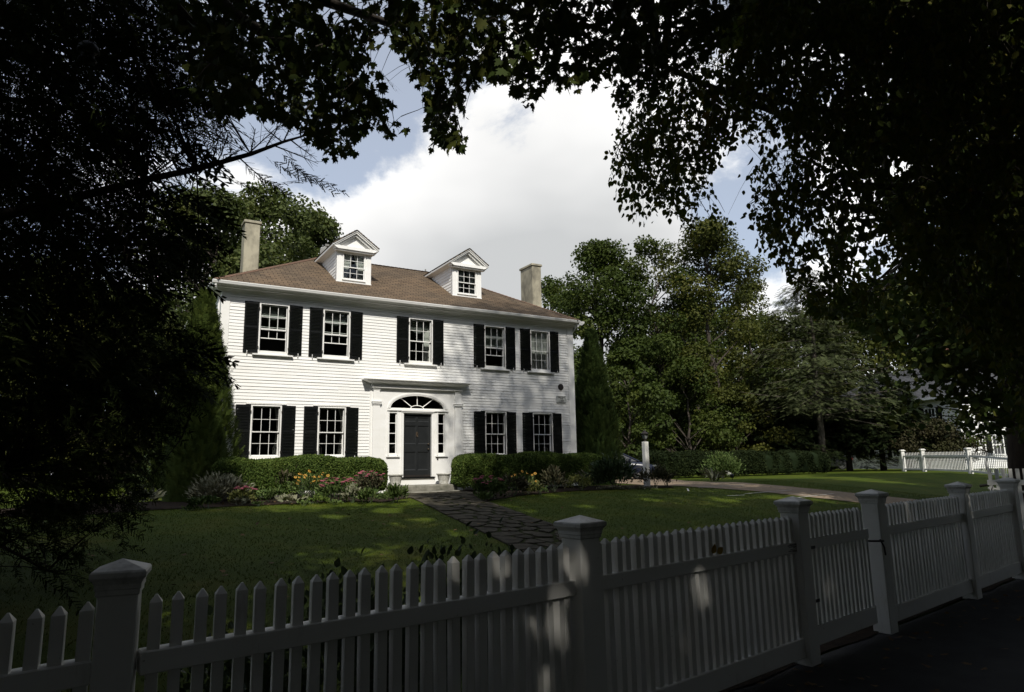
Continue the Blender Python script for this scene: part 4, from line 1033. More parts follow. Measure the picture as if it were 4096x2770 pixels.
# ---------------------------------------------------------------- planting near the house
def in_any(x, y):
    return None
def hedge(x0, x1, y0, y1, z0, z1, rad, name, label, n, lsz=.055, mat='hedge', wob=.06, cat='hedge', taper=.06, shag=.02):
    S = SCAT(); cx, cyy, cz = (x0+x1)/2, (y0+y1)/2, (z0+z1)/2; hx, hy, hz = (x1-x0)/2, (y1-y0)/2, (z1-z0)/2
    def surf(P):                                                    # pull points of a box to a rounded, wobbly hedge
        d = np.maximum(np.abs(P)-np.array([hx-rad, hy-rad, hz-rad]), 0); l = np.linalg.norm(d, axis=1, keepdims=True)
        core = np.sign(P)*np.minimum(np.abs(P), np.array([hx-rad, hy-rad, hz-rad])); nn = np.where(l > 1e-6, np.sign(P)*d/np.maximum(l, 1e-6), 0)
        Q = core+nn*rad; w = wob*(np.sin(Q[:, :1]*2.3+1)*np.sin(Q[:, 2:3]*3.1+Q[:, :1]*.7)+.6*np.sin(Q[:, :1]*5.7+Q[:, 1:2]*4))
        Q = Q+nn*w; Q[:, :2] *= (1-taper*np.clip(-Q[:, 2:3]/hz, -1, 1)*.5*(np.array([[0, 1]]) if True else 1)); return Q, nn
    area = np.array([hy*hz, hy*hz, hx*hz, hx*hz, hx*hy]); f = rng.choice(5, n, p=area/area.sum()); u = rng.uniform(-1, 1, (n, 3)); P = u*np.array([hx, hy, hz])
    for k, (ax, sg, h) in enumerate(((0, -1, hx), (0, 1, hx), (1, -1, hy), (1, 1, hy), (2, 1, hz))): P[f == k, ax] = sg*h
    Q, nn = surf(P); Q = Q + nn*rng.uniform(-.05, shag, (n, 1)) + np.array([cx, cyy, cz])
    dirs = nn*.7+rdir(n)*.8+np.array([0, 0, .15]); S.add(T_QUAD, Q, frames(dirs, rdir(n)+nn*.4), rng.uniform(.7, 1.25, n)*lsz)
    # dense inner body
    g = 14; grid = []
    V, Fq = [], []
    for ax, sg in ((0, -1), (0, 1), (1, -1), (1, 1), (2, 1)):
        b = len(V); o1, o2 = [i for i in range(3) if i != ax]
        for i in range(g+1):
            for j in range(g+1):
                p = [0, 0, 0]; hh = [hx, hy, hz]; p[ax] = sg*hh[ax]; p[o1] = (2*i/g-1)*hh[o1]; p[o2] = (2*j/g-1)*hh[o2]; V.append(p)
        for i in range(g):
            for j in range(g): Fq.append((b+i*(g+1)+j, b+i*(g+1)+j+1, b+(i+1)*(g+1)+j+1, b+(i+1)*(g+1)+j))
    V, nn = surf(np.array(V, float)); V = V-nn*.045+np.array([cx, cyy, cz]); S.core(V, Fq, 0.02)
    return tag(S.build(name, M[mat]), label, cat)
hedge(2.45, at(884, 1075, 19.1).x, 19.0, 20.45, .95, 1.97, .32, 'hedge', 'clipped green hedge left of the front door', 62000, .036)
hedge(9.80, 15.35, 19.3, 20.75, .95, 2.04, .36, 'hedge', 'clipped dark green hedge right of the front door', 62000, .036)
a, b = at(1478, 1060, 27), at(1775, 1060, 27)
hedge(a.x, 38.5, 26.6, 28.2, .9, 2.2, .4, 'hedge', 'long dark clipped hedge beyond the driveway, right of the lamp post', 42000, .07, 'dkcon', .09)

def cone_tree(x, y, z0, h, r, n, mat, name, label, lsz, cat='evergreen', core=True, point=1.0):
    t = thing(name, (x, y, z0), label, cat)
    S = SCAT(); u = rng.random(n)**.72; z = u*h; rr = r*np.power(1-u, .8)*(1-.25*np.exp(-u*14))+.03; a = rng.uniform(0, 6.283, n)
    lump = 1+.10*np.sin(a*5+z*2.3)+.08*np.sin(a*9-z*4.1)+rng.normal(0, .05, n)
    P = np.stack([x+rr*lump*np.cos(a), y+rr*lump*np.sin(a), z0+.05+z], 1)
    out = np.stack([np.cos(a)*.6, np.sin(a)*.6, np.full(n, .9)], 1)+rdir(n)*.35
    S.add(T_SPRAY, P, frames(out, np.stack([np.cos(a), np.sin(a), 0*a], 1)+rdir(n)*.5), rng.uniform(.6, 1.3, n)*lsz)
    m = 24; V = []; Fq = []
    for i in range(13):
        uu = i/12
        for k in range(m): w = 6.283*k/m; q = (r*(1-uu)**.8*(1-.25*math.exp(-uu*14))*.86+.01); V.append((x+q*math.cos(w), y+q*math.sin(w), z0+uu*h*.96))
    for i in range(12):
        for k in range(m): Fq.append((i*m+k, i*m+(k+1) % m, (i+1)*m+(k+1) % m, (i+1)*m+k))
    if core: S.core(V, Fq, .03)
    S.build('foliage', M[mat], t)
    MB().tube([(x, y, z0-.1), (x, y, z0+h*.3)], [.09, .06], 8).build('trunk', M['bark'], t); return t
p = at(1352, 1040, 22.0); cone_tree(p.x, p.y, .9, 6.0, 1.08, 11000, 'shadearb', 'arborvitae', 'tall pointed arborvitae coloured as shaded at the right corner of the house', .22)
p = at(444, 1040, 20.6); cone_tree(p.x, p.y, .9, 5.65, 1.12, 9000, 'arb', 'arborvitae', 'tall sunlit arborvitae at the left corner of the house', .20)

def shrub(name, label, x, y, r, h, n, lsz, mat, tm=T_LANCE, cat='shrub', up=.5, stems=7, z0=None, squash=1.0, group=None, droop=0):
    z0 = float(gz(x, y)) if z0 is None else z0
    t = thing(name, (x, y, z0), label, cat, group); S = SCAT()
    k = max(6, int(n/45)); cdir = rdir(k, (0, 0, .35)); crad = rng.uniform(.55, 1, k)**.5
    C = cdir*crad[:, None]*np.array([r*.86, r*.86*squash, h*.52]); C[:, 2] = np.abs(C[:, 2])*.88+h*.30
    idx = rng.integers(0, k, n); P = C[idx]+rng.normal(0, 1, (n, 3))*np.array([r*.16, r*.16, h*.10])
    P[:, 2] = np.clip(P[:, 2], .03, h*1.02)
    d = P*np.array([1, 1, .6])/np.array([r, r, h])+rdir(n)*.6+np.array([0, 0, up-droop])
    S.add(tm, P+np.array([x, y, z0]), frames(d, rdir(n, (0, 0, 1.1))), rng.uniform(.7, 1.25, n)*lsz)
    S.build('foliage', M[mat], t)
    m = MB()
    for i in range(stems):
        c = C[int(rng.integers(0, k))]; b = Vector((rs.uniform(-.12, .12)*r, rs.uniform(-.12, .12)*r, -.03)); c = Vector(c)
        m.tube([Vector((x, y, z0))+b, Vector((x, y, z0))+b.lerp(c, .5)+Vector((0, 0, h*.06)), Vector((x, y, z0))+c], [.016*max(r, .5), .011*max(r, .5), .005], 5)
    m.build('stem', M['bark' if r > .55 else 'stem'], t); return t
def gx(px, py): q = hit(px, py); return q.x, q.y
SEDUM = None
def flower_proto(kind):
    m = MB()
    if kind == 'sedum':
        for i in range(16):
            a, r = i*2.4, .052*math.sqrt((i+.4)/16); m.lathe((r*math.cos(a), r*math.sin(a), .012-.30*r), [(.003, 0), (.0155, .006), (.014, .014), (.004, .018)], 6)
    if kind == 'daisy':
        for i in range(11):
            a = 6.283*i/11; d = Vector((math.cos(a), math.sin(a), -.25)); s = Vector((-math.sin(a), math.cos(a), 0)); m.add([d*.012-s*.005, d*.036-s*.010, d*.058, d*.036+s*.010, d*.012+s*.005], [(0, 1, 2, 3, 4)])
    if kind == 'cone': m.lathe((0, 0, -.004), [(.004, 0), (.017, .004), (.015, .016), (.005, .022)], 9)
    if kind == 'ball':
        for i in range(14):
            z = 1-2*(i+.5)/14; a = i*2.4; r = math.sqrt(1-z*z); m.lathe((.035*r*math.cos(a), .035*r*math.sin(a), .035*z), [(.004, -.012), (.017, 0), (.004, .012)], 5)
    o = m.build('flower', {'sedum': M['pink'], 'daisy': M['yellow'], 'cone': M['cone'], 'ball': M['whitefl']}[kind], None, local=True); COL.objects.unlink(o); return o
FL = {k: flower_proto(k) for k in ('sedum', 'daisy', 'cone', 'ball')}
def flowers(t, kind, n, r, h0, h1, size=1.0, mat=None):
    st = MB()
    for i in range(n):
        a, q = rs.uniform(0, 6.283), r*math.sqrt(rs.random()); z = rs.uniform(h0, h1)*(1-.15*(q/r)**2)
        L = Vector((q*math.cos(a), q*math.sin(a), z))
        o = bpy.data.objects.new('flower', FL[kind].data); COL.objects.link(o); o.parent = t; o.location = L; s = size*rs.uniform(.75, 1.2); o.scale = (s, s, s)
        o.rotation_euler = (rs.uniform(-.3, .6) if kind == 'daisy' else rs.uniform(-.2, .2), rs.uniform(-.3, .3), rs.uniform(0, 6))
        if kind == 'daisy':
            o.rotation_euler = (rs.uniform(.3, 1.1), rs.uniform(-.4, .4), rs.uniform(-.6, .6))
            c = bpy.data.objects.new('flower_centre', FL['cone'].data); COL.objects.link(c); c.parent = o
        w = WL[t]; st.tube([w+Vector((L.x*.5, L.y*.5, .05)), w+Vector((L.x*.8, L.y*.8, z*.6)), w+L], .005, 5)
    st.build('flower_stem', M['stem'], t)
def bedplant(px, py, wpx, hpx, name, label, mat, n, lsz, tm=T_LANCE, cat='plant', fl=None, up=.6, group=None, droop=0):
    x, y = gx(px, py); dist = y/ray(px, py).normalized().y; k = dist/1557/1.0
    r, h = wpx*k/2*1.05, hpx*k*.86
    y += r*.6; x += r*.6*x/y
    t = shrub(name, label, x, y, r, h, n, lsz, mat, tm, cat, up, 6, None, 1, group, droop)
    if fl: kind, nn, a, b, s = fl; flowers(t, kind, nn, r*.9, h*a, h*b, s)
    return t
# left bed
bedplant(495, 1146, 108, 76, 'variegated_shrub', 'pale variegated shrub at the left end of the flower bed', 'pale', 1600, .12, T_LANCE, 'shrub')
bedplant(552, 1147, 54, 44, 'stonecrop', 'pink stonecrop with pale leaves beside the variegated shrub', 'lime', 420, .06, T_OVATE, 'flowers', ('sedum', 12, .85, 1.05, 1.0))
bedplant(541, 1149, 38, 14, 'hosta', 'low pale hosta at the bed edge below the stonecrop', 'pale', 60, .11, T_OVATE, 'plant', None, .3)
bedplant(612, 1143, 60, 40, 'leafy_perennial', 'low leafy green perennial between the stonecrop and the coneflowers', 'perennial', 420, .09, T_LANCE)
bedplant(640, 1136, 62, 74, 'leafy_perennial', 'grey green broad leaved perennial left of the yellow coneflowers', 'bronze', 420, .14, T_LANCE)
bedplant(662, 1147, 60, 20, 'hosta', 'low broad leaved hosta at the edge of the lawn', 'pale', 90, .13, T_OVATE, 'plant', None, .3)
bedplant(705, 1138, 92, 70, 'coneflower', 'clump of yellow coneflowers in front of the left hedge', 'perennial', 700, .09, T_LANCE, 'flowers', ('daisy', 30, .62, 1.08, .8))
bedplant(712, 1146, 60, 20, 'leafy_perennial', 'low dark green edging plant below the yellow coneflowers', 'hedge', 260, .07, T_OVATE)
bedplant(765, 1142, 84, 66, 'stonecrop', 'broad clump of pink stonecrop right of the yellow coneflowers', 'perennial', 900, .065, T_OVATE, 'flowers', ('sedum', 30, .66, .98, .9))
bedplant(800, 1143, 44, 46, 'variegated_perennial', 'cream edged perennial in front of the pink stonecrops', 'pale', 240, .085, T_OVATE)
bedplant(838, 1132, 70, 74, 'stonecrop', 'pink stonecrop at the right end of the left hedge', 'bronze', 700, .08, T_OVATE, 'flowers', ('sedum', 20, .66, 1.0, .95))
bedplant(835, 1145, 56, 36, 'leafy_perennial', 'narrow leaved green perennial below the right hand stonecrop', 'perennial', 420, .10, T_LANCE)
bedplant(897, 1145, 54, 48, 'leafy_perennial', 'bushy bright green perennial beside the doorstep', 'perennial', 600, .10, T_LANCE)
bedplant(470, 1158, 70, 30, 'leafy_perennial', 'low green plant at the left foot of the variegated shrub', 'perennial', 300, .08, T_OVATE)
for i, (px, py, w) in enumerate(((430, 1160, 36), (590, 1150, 34), (690, 1150, 40), (760, 1147, 34))):
    bedplant(px, py, w, 12, 'ground_cover', 'small tuft of ground cover on the mulch at the edge of the left lawn', 'perennial', 90, .05, T_OVATE, 'plant', None, .3, 'ground cover tufts along the left lawn edge')
bedplant(420, 1130, 190, 140, 'rhododendron', 'large dark glossy shrub below the left arborvitae', 'rhodo', 2600, .17, T_LANCE, 'shrub')
bedplant(318, 1160, 80, 46, 'hosta', 'pale leaved hosta in the shade of the conifer', 'pale', 160, .2, T_LANCE, 'plant', None, .35)
bedplant(95, 1205, 130, 60, 'hosta', 'grey green hosta under the drooping conifer at the far left', 'bronze', 220, .26, T_LANCE, 'plant', None, .35)
# right bed
bedplant(1112, 1138, 84, 62, 'stonecrop', 'pink stonecrop at the left end of the right hedge', 'perennial', 900, .075, T_OVATE, 'flowers', ('sedum', 24, .72, 1.02, 1.0))
bedplant(1098, 1142, 50, 26, 'leafy_perennial', 'low green perennial beside the flagstone path', 'perennial', 260, .08, T_LANCE)
bedplant(1165, 1130, 60, 62, 'leafy_perennial', 'dusky leaved perennial between the pink stonecrop and the coneflowers', 'bronze', 420, .12, T_LANCE)
bedplant(1188, 1126, 76, 58, 'coneflower', 'sparse yellow coneflowers in front of the right hedge', 'perennial', 480, .09, T_LANCE, 'flowers', ('daisy', 18, .6, 1.05, .75))
bedplant(1203, 1125, 54, 40, 'pale_perennial', 'yellow green perennial in the middle of the right bed', 'lime', 420, .06, T_OVATE)
bedplant(1255, 1120, 66, 70, 'bronze_shrub', 'bronze leaved shrub in front of the right hedge', 'bronze', 480, .13, T_LANCE, 'shrub')
bedplant(1230, 1125, 40, 30, 'leafy_perennial', 'small green perennial between the yellow green plant and the bronze shrub', 'perennial', 220, .08, T_LANCE)
bedplant(1322, 1117, 72, 48, 'pale_perennial', 'yellow green perennial near the right end of the right hedge', 'lime', 560, .06, T_OVATE)
bedplant(1350, 1111, 80, 64, 'bronze_shrub', 'olive leaved shrub behind the yellow green perennial', 'bronze', 480, .13, T_LANCE, 'shrub')
bedplant(1396, 1112, 104, 88, 'rhododendron', 'dark glossy rounded shrub left of the lamp post', 'rhodo', 2200, .14, T_LANCE, 'shrub')
bedplant(1487, 1109, 66, 62, 'variegated_shrub', 'dull pale leaved shrub at the foot of the lamp post', 'bronze', 520, .13, T_LANCE, 'shrub')
bedplant(1514, 1107, 46, 48, 'red_shrub', 'small dark red leaved shrub right of the lamp post', 'redleaf', 320, .11, T_LANCE, 'shrub')
for px in (1375, 1400, 1425, 1450, 1475): bedplant(px, 1113, 34, 9, 'ground_cover', 'small tuft of grey green edging along the lawn below the lamp post', 'pale', 70, .05, T_OVATE, 'plant', None, .3, 'edging tufts below the lamp post')
# beyond the driveway
def strap_plant(px, py, wpx, hpx, name, label, mat, n, cat='plant', wide=1.0):
    x, y = gx(px, py); y = min(y, 40); dist = y/ray(px, py).normalized().y; k = dist/1557; r, h = wpx*k/2, hpx*k
    t = thing(name, (x, y, float(gz(x, y))), label, cat); S = SCAT()
    a = rng.uniform(0, 6.283, n); out = np.stack([np.cos(a), np.sin(a), rng.uniform(.6, 2.4, n)], 1); P = np.stack([np.cos(a), np.sin(a), 0*a], 1)*rng.uniform(0, .3, (n, 1))*r+np.array([x, y, float(gz(x, y))])
    sz = np.stack([np.full(n, h*.9*wide), rng.uniform(.7, 1.2, n)*h*1.15, np.full(n, h*.9)], 1)
    S.add(T_STRAP, P, frames(out, np.stack([-np.cos(a), -np.sin(a), np.full(n, 1.)], 1)), sz); S.build('foliage', M[mat], t)
    S2 = SCAT(); S2.add(T_LANCE, P[:6], frames(rdir(6, (0, 0, 2)), rdir(6)), h*.25); S2.build('crown_shoots', M[mat], t); return t
strap_plant(1620, 1093, 86, 30, 'strap_leaved_plant', 'grey strap leaved plant at the driveway edge', 'pale', 26, wide=1.6)
strap_plant(1700, 1076, 90, 30, 'daylily', 'low yellow green daylilies at the edge of the far lawn', 'lime', 150)
strap_plant(1765, 1074, 66, 42, 'daylily', 'arching green daylily clump at the right end of the driveway bed', 'perennial', 130)
bedplant(1725, 1072, 76, 42, 'leafy_perennial', 'dark leafy perennial behind the daylilies', 'perennial', 420, .16, T_LANCE)
bedplant(1640, 1086, 92, 70, 'forsythia', 'tall yellow green shrub rising above the driveway hedge', 'perennial', 2200, .13, T_LANCE, 'shrub')
t = bedplant(1652, 1083, 16, 10, 'white_flower', 'small white blooming plant beside the garden light', 'perennial', 40, .06, T_OVATE, 'flowers', ('ball', 5, .8, 1.2, 2.0))
x, y = gx(1662, 1090); t = thing('garden_light', (x, y, .9), 'small black spike light at the edge of the far lawn', 'garden light')
MB().tube([(x, y, .85), (x, y, 1.02)], .016, 7).build('spike', M['tar'], t); MB().lathe((x, y, 1.0), [(.05, 0), (.085, .03), (.085, .13), (.06, .17), (.005, .18)], 14).build('lamp_head', M['tar'], t, smooth=True)
# low plants just inside the street fence
for i, (tt, nn, r, h, n) in enumerate(((-.75, .55, .42, .55, 420), (.50, .62, .40, 1.00, 900), (1.05, .50, .48, 1.22, 1500), (1.55, .52, .46, 1.34, 1500), (2.02, .50, .42, 1.26, 1300), (2.75, .50, .34, 1.12, 800), (3.4, .5, .36, 1.10, 800), (4.4, .5, .35, 1.10, 700), (6.9, .6, .5, .98, 700), (7.7, .6, .5, 1.0, 700), (8.4, .6, .45, .95, 600), (9.2, .6, .5, 1.04, 700), (10.1, .6, .5, 1.06, 700))):
    q = fpt(tt, nn); w = ['bare mulch left of the first post', 'first pickets right of the capped post', 'long left fence panel, shortest of its row', 'long left fence panel, beside the tallest sprigs', 'right end of the long left panel', 'panel left of the gate, near the big post', 'middle of the panel left of the gate', 'panel next to the gate', 'fence right of the gate, nearest the gate post', 'fence right of the gate, before the driveway', 'fence post at the driveway side', 'last fence panel, left half', 'last fence panel, near the open driveway gate'][i]
    shrub('low_shrub', 'small leafy evergreen shrub behind the '+w, q.x, q.y, r, h, n, .050, 'rhodo', T_OVATE, 'shrub', .7, 9, None, .7, 'low shrubs behind the street fence')

# ---------------------------------------------------------------- lamp post, cars, far fence, neighbouring house
lp = at(1469, 1106, 18.3); lx, ly = lp.x, lp.y
t = thing('lamp_post', (lx, ly, .9), 'white wooden lamp post with a dark lantern at the driveway', 'lamp post')
k18 = 1/63.5                                                       # metres per working pixel at this depth
ztop = at(1469, 1003, 18.3).z
MB().box(lx-.085, lx+.085, ly-.085, ly+.085, .8, ztop).build('post', M['fence'], t, bevel=.012)
z = ztop
MB().lathe((lx, ly, z), [(.05, 0), (.06, .015), (.045, .03), (.04, .07), (.055, .09), (.06, .10)], 10).build('lantern_base', M['iron'], t)
lz = z+.10; m = MB(); g = MB()
for i in range(4):
    a = math.pi/4+i*math.pi/2; c, s = math.cos(a), math.sin(a)
    m.tube([(lx+.065*c, ly+.065*s, lz), (lx+.125*c, ly+.125*s, lz+.17)], .007, 5)
for r0, z0_ in ((.065, lz), (.125, lz+.17)): m.tube([(lx+r0*math.cos(math.pi/4+i*math.pi/2), ly+r0*math.sin(math.pi/4+i*math.pi/2), z0_) for i in range(5)], .009, 5)
m.build('lantern_frame', M['iron'], t)
g.v = [(lx+r*math.cos(math.pi/4+i*math.pi/2), ly+r*math.sin(math.pi/4+i*math.pi/2), zz) for r, zz in ((.062, lz+.005), (.12, lz+.165)) for i in range(4)]; g.f = [(i, (i+1) % 4, 4+(i+1) % 4, 4+i) for i in range(4)]
g.build('lantern_glass', M['lampglass'], t)
MB().lathe((lx, ly, lz+.17), [(.14, 0), (.145, .01), (.09, .05), (.055, .075), (.05, .10), (.028, .115), (.012, .13), (.016, .15), (.003, .17)], 12).build('lantern_cap', M['iron'], t)

def car(name, label, x, y, z, rz, paint, kind='sedan'):
    t = thing(name, (x, y, z), label, 'car', None, rz)
    L, W = (4.75, 1.82) if kind == 'sedan' else (4.7, 1.88); Hh = 1.45 if kind == 'sedan' else 1.74
    # body sections along the length: (x, bottom, shoulder height, half width)
    sec = [(-L/2, .42, .72, .62), (-L/2+.10, .30, .86, .78), (-L/2+.55, .24, .98, .89), (-1.1, .22, .97, .91), (0, .22, .95, .91), (.95, .22, .93, .91), (1.5, .24, .88, .90), (L/2-.45, .26, .78, .86), (L/2-.08, .32, .66, .74), (L/2, .42, .56, .58)]
    if kind == 'suv': sec = [(a, b, c+.14, d) for a, b, c, d in sec]
    m = MB(); 
    for sx, zb, zs, hw in sec:
        prof = [(-hw*.92, zb), (-hw, zb+.12), (-hw*1.0, zs-.22), (-hw*.95, zs-.04), (-hw*.80, zs), (0, zs+.02), (hw*.80, zs), (hw*.95, zs-.04), (hw, zs-.22), (hw, zb+.12), (hw*.92, zb)]
        for p in prof: m.v.append((sx, p[0], p[1]))
    k = 11
    for i in range(len(sec)-1):
        for j in range(k-1): m.f.append((i*k+j, i*k+j+1, (i+1)*k+j+1, (i+1)*k+j))
        m.f.append((i*k+k-1, i*k, (i+1)*k, (i+1)*k+k-1))
    m.f.append(tuple(range(k))[::-1]); m.f.append(tuple((len(sec)-1)*k+j for j in range(k)))
    body = m.build('body', paint, t, smooth=True, local=True)
    sh = .0 if kind == 'sedan' else .14
    cab = [(-2.0, .96), (-1.25, Hh-.08), (-.75, Hh), (.15, Hh-.01), (.5, Hh-.09), (1.42, .91)] if kind == 'sedan' else [(-2.28, 1.10), (-2.05, Hh-.07), (-1.3, Hh), (.1, Hh-.01), (.45, Hh-.09), (1.25, 1.05)]
    def hw_at(zz): return .80-(zz-.95-sh)*.38
    r = MB(); top = [c for c in cab]                                # roof panel and pillars
    for cx, cz in top: r.v += [(cx, -hw_at(cz), cz), (cx, hw_at(cz), cz)]
    for i in (1, 2, 3): r.f.append((2*i, 2*i+1, 2*i+3, 2*i+2))
    for s in (-1, 1):
        for i in range(len(top)-1):
            a, b = top[i], top[i+1]; r.tube([(a[0], s*hw_at(a[1]), a[1]), (b[0], s*hw_at(b[1]), b[1])], .035, 5)
        bx = -.35; r.tube([(bx, s*.80, .95+sh), (bx+.02, s*hw_at(Hh), Hh)], .04, 5)
    r.build('roof', paint, t, local=True)
    g = MB()
    for s in (-1, 1):
        pts = [(cx, s*(hw_at(cz)-.012), cz) for cx, cz in cab]; g.add(pts, [tuple(range(len(pts)))])
    g.build('side_window', M['carglass'], t, local=True)
    g = MB(); a, b = cab[-2], cab[-1]; g.add([(a[0], -hw_at(a[1]), a[1]), (a[0], hw_at(a[1]), a[1]), (b[0], .78, b[1]), (b[0], -.78, b[1])], [(0, 1, 2, 3)]); g.build('windscreen', M['carglass'], t, local=True)
    g = MB(); a, b = cab[0], cab[1]; g.add([(a[0], -.78, a[1]), (a[0], .78, a[1]), (b[0], hw_at(b[1]), b[1]), (b[0], -hw_at(b[1]), b[1])], [(0, 1, 2, 3)]); g.build('rear_window', M['carglass'], t, local=True)
    wr = .335 if kind == 'sedan' else .37
    for wx in (-1.35, 1.40):
        for s in (-1, 1):
            w = MB(); prof = [(wr-.10, -.10), (wr-.02, -.11), (wr, -.08), (wr, .08), (wr-.02, .11), (wr-.10, .10)]; n = 24
            for q, yy in prof:
                for i in range(n): a = 6.283*i/n; w.v.append((wx+q*math.cos(a), s*(.80)+yy, wr+q*math.sin(a)))
            for j in range(5):
                for i in range(n): w.f.append((j*n+i, j*n+(i+1) % n, (j+1)*n+(i+1) % n, (j+1)*n+i))
            wo = w.build('wheel', M['rubber'], t, smooth=True, local=True)
            h = MB(); yy = s*.885
            for i in range(10):
                a = 6.283*i/10; d = Vector((math.cos(a), 0, math.sin(a))); h.obox(Vector((wx, yy, wr))+d*.12, d*.12, (0, .012, 0), d.cross(Vector((0, 1, 0)))*.018)
            h.tube([(wx+.235*math.cos(6.283*i/20), yy, wr+.235*math.sin(6.283*i/20)) for i in range(21)], .016, 5)
            h.build('rim', M['alloy'], wo, local=True)
            bk = MB(); bk.v = [(wx+.24*math.cos(6.283*i/20), s*.845, wr+.24*math.sin(6.283*i/20)) for i in range(20)]; bk.f = [tuple(range(20))]; bk.build('brake_disc', M['tar'], wo, local=True)
    for s in (-1, 1):
        MB().obox((L/2-.20, s*.62, .66+sh), (.10, 0, 0), (0, .14, 0), (0, 0, .06)).build('headlight', M['lampglass'], t, local=True, bevel=.02)
        MB().obox((-L/2+.07, s*.66, .78+sh), (.05, 0, 0), (0, .13, 0), (0, 0, .07)).build('tail_light', M['redlens'], t, local=True, bevel=.01)
        MB().obox((.95, s*.96, 1.0+sh), (.06, 0, 0), (0, .09, 0), (0, 0, .06)).build('wing_mirror', paint, t, local=True, bevel=.02)
        MB().obox((-.55, s*.917, .86+sh), (.09, 0, 0), (0, .008, 0), (0, 0, .012)).build('door_handle', M['alloy'], t, local=True)
    return t
p = at(1386, 1085, 28.4); car('parked_car', 'dark navy saloon parked behind the lamp post shrubs', p.x, p.y, .9, R(-36), M['navy'])
p = at(1866, 1065, 38); car('parked_car', 'dark car parked under the hemlocks near the white house', p.x, 38, .9, R(150), M['darkcar'], 'suv')
p = at(1940, 1065, 40); car('parked_car', 'silver car parked under the hemlocks right of the dark one', p.x, 40, .9, R(160), M['silver'])

ff = thing('picket_fence', (46, 23.5, .85), 'distant white picket fence along the far lawn, in front of the neighbouring house', 'fence')
FP = [at(2052, 1068, 26.2), at(2098, 1068, 24.2), at(2204, 1075, 19.9), at(2345, 1084, 15.6)]
Q_ME = picket_mesh(1.19, .10, .024, .010).build('picket', M['fence'], None, local=True); COL.objects.unlink(Q_ME)
for i, P in enumerate(FP):
    gzp = float(gz(P.x, P.y)); P.z = gzp; a = .10; d = ((FP[min(i+1, 3)]-FP[max(i-1, 0)])); ang = math.atan2(d.y, d.x)
    m = MB(); u, v = Vector((math.cos(ang), math.sin(ang), 0)), Vector((-math.sin(ang), math.cos(ang), 0))
    m.obox(P+Vector((0, 0, .62)), u*a, v*a, (0, 0, .68)); o = m.build('fence_post', M['fence'], ff, bevel=.01)
    MB().obox(P+Vector((0, 0, 1.33)), u*.15, v*.15, (0, 0, .03)).obox(P+Vector((0, 0, 1.38)), u*.11, v*.11, (0, 0, .02)).build('post_cap', M['fence'], o, bevel=.01)
npk = 0
for a, b in zip(FP, FP[1:]):
    d = b-a; l = d.length; u = d.normalized(); v = Vector((-u.y, u.x, 0)).normalized(); mid = (a+b)/2
    for zz in (.14, .96):
        m = MB(); m.obox(mid+Vector((0, 0, zz)), d*.5-u*.1, v*.03, (0, 0, .055)); m.build('rail', M['fence'], ff)
    n = int(l/.17)
    for i in range(n):
        q = a+d*((i+.7)/n); o = bpy.data.objects.new('picket', Q_ME.data); COL.objects.link(o); o.parent = ff; o.location = q-WL[ff]; o.rotation_euler = (0, 0, math.atan2(u.y, u.x)); npk += 1

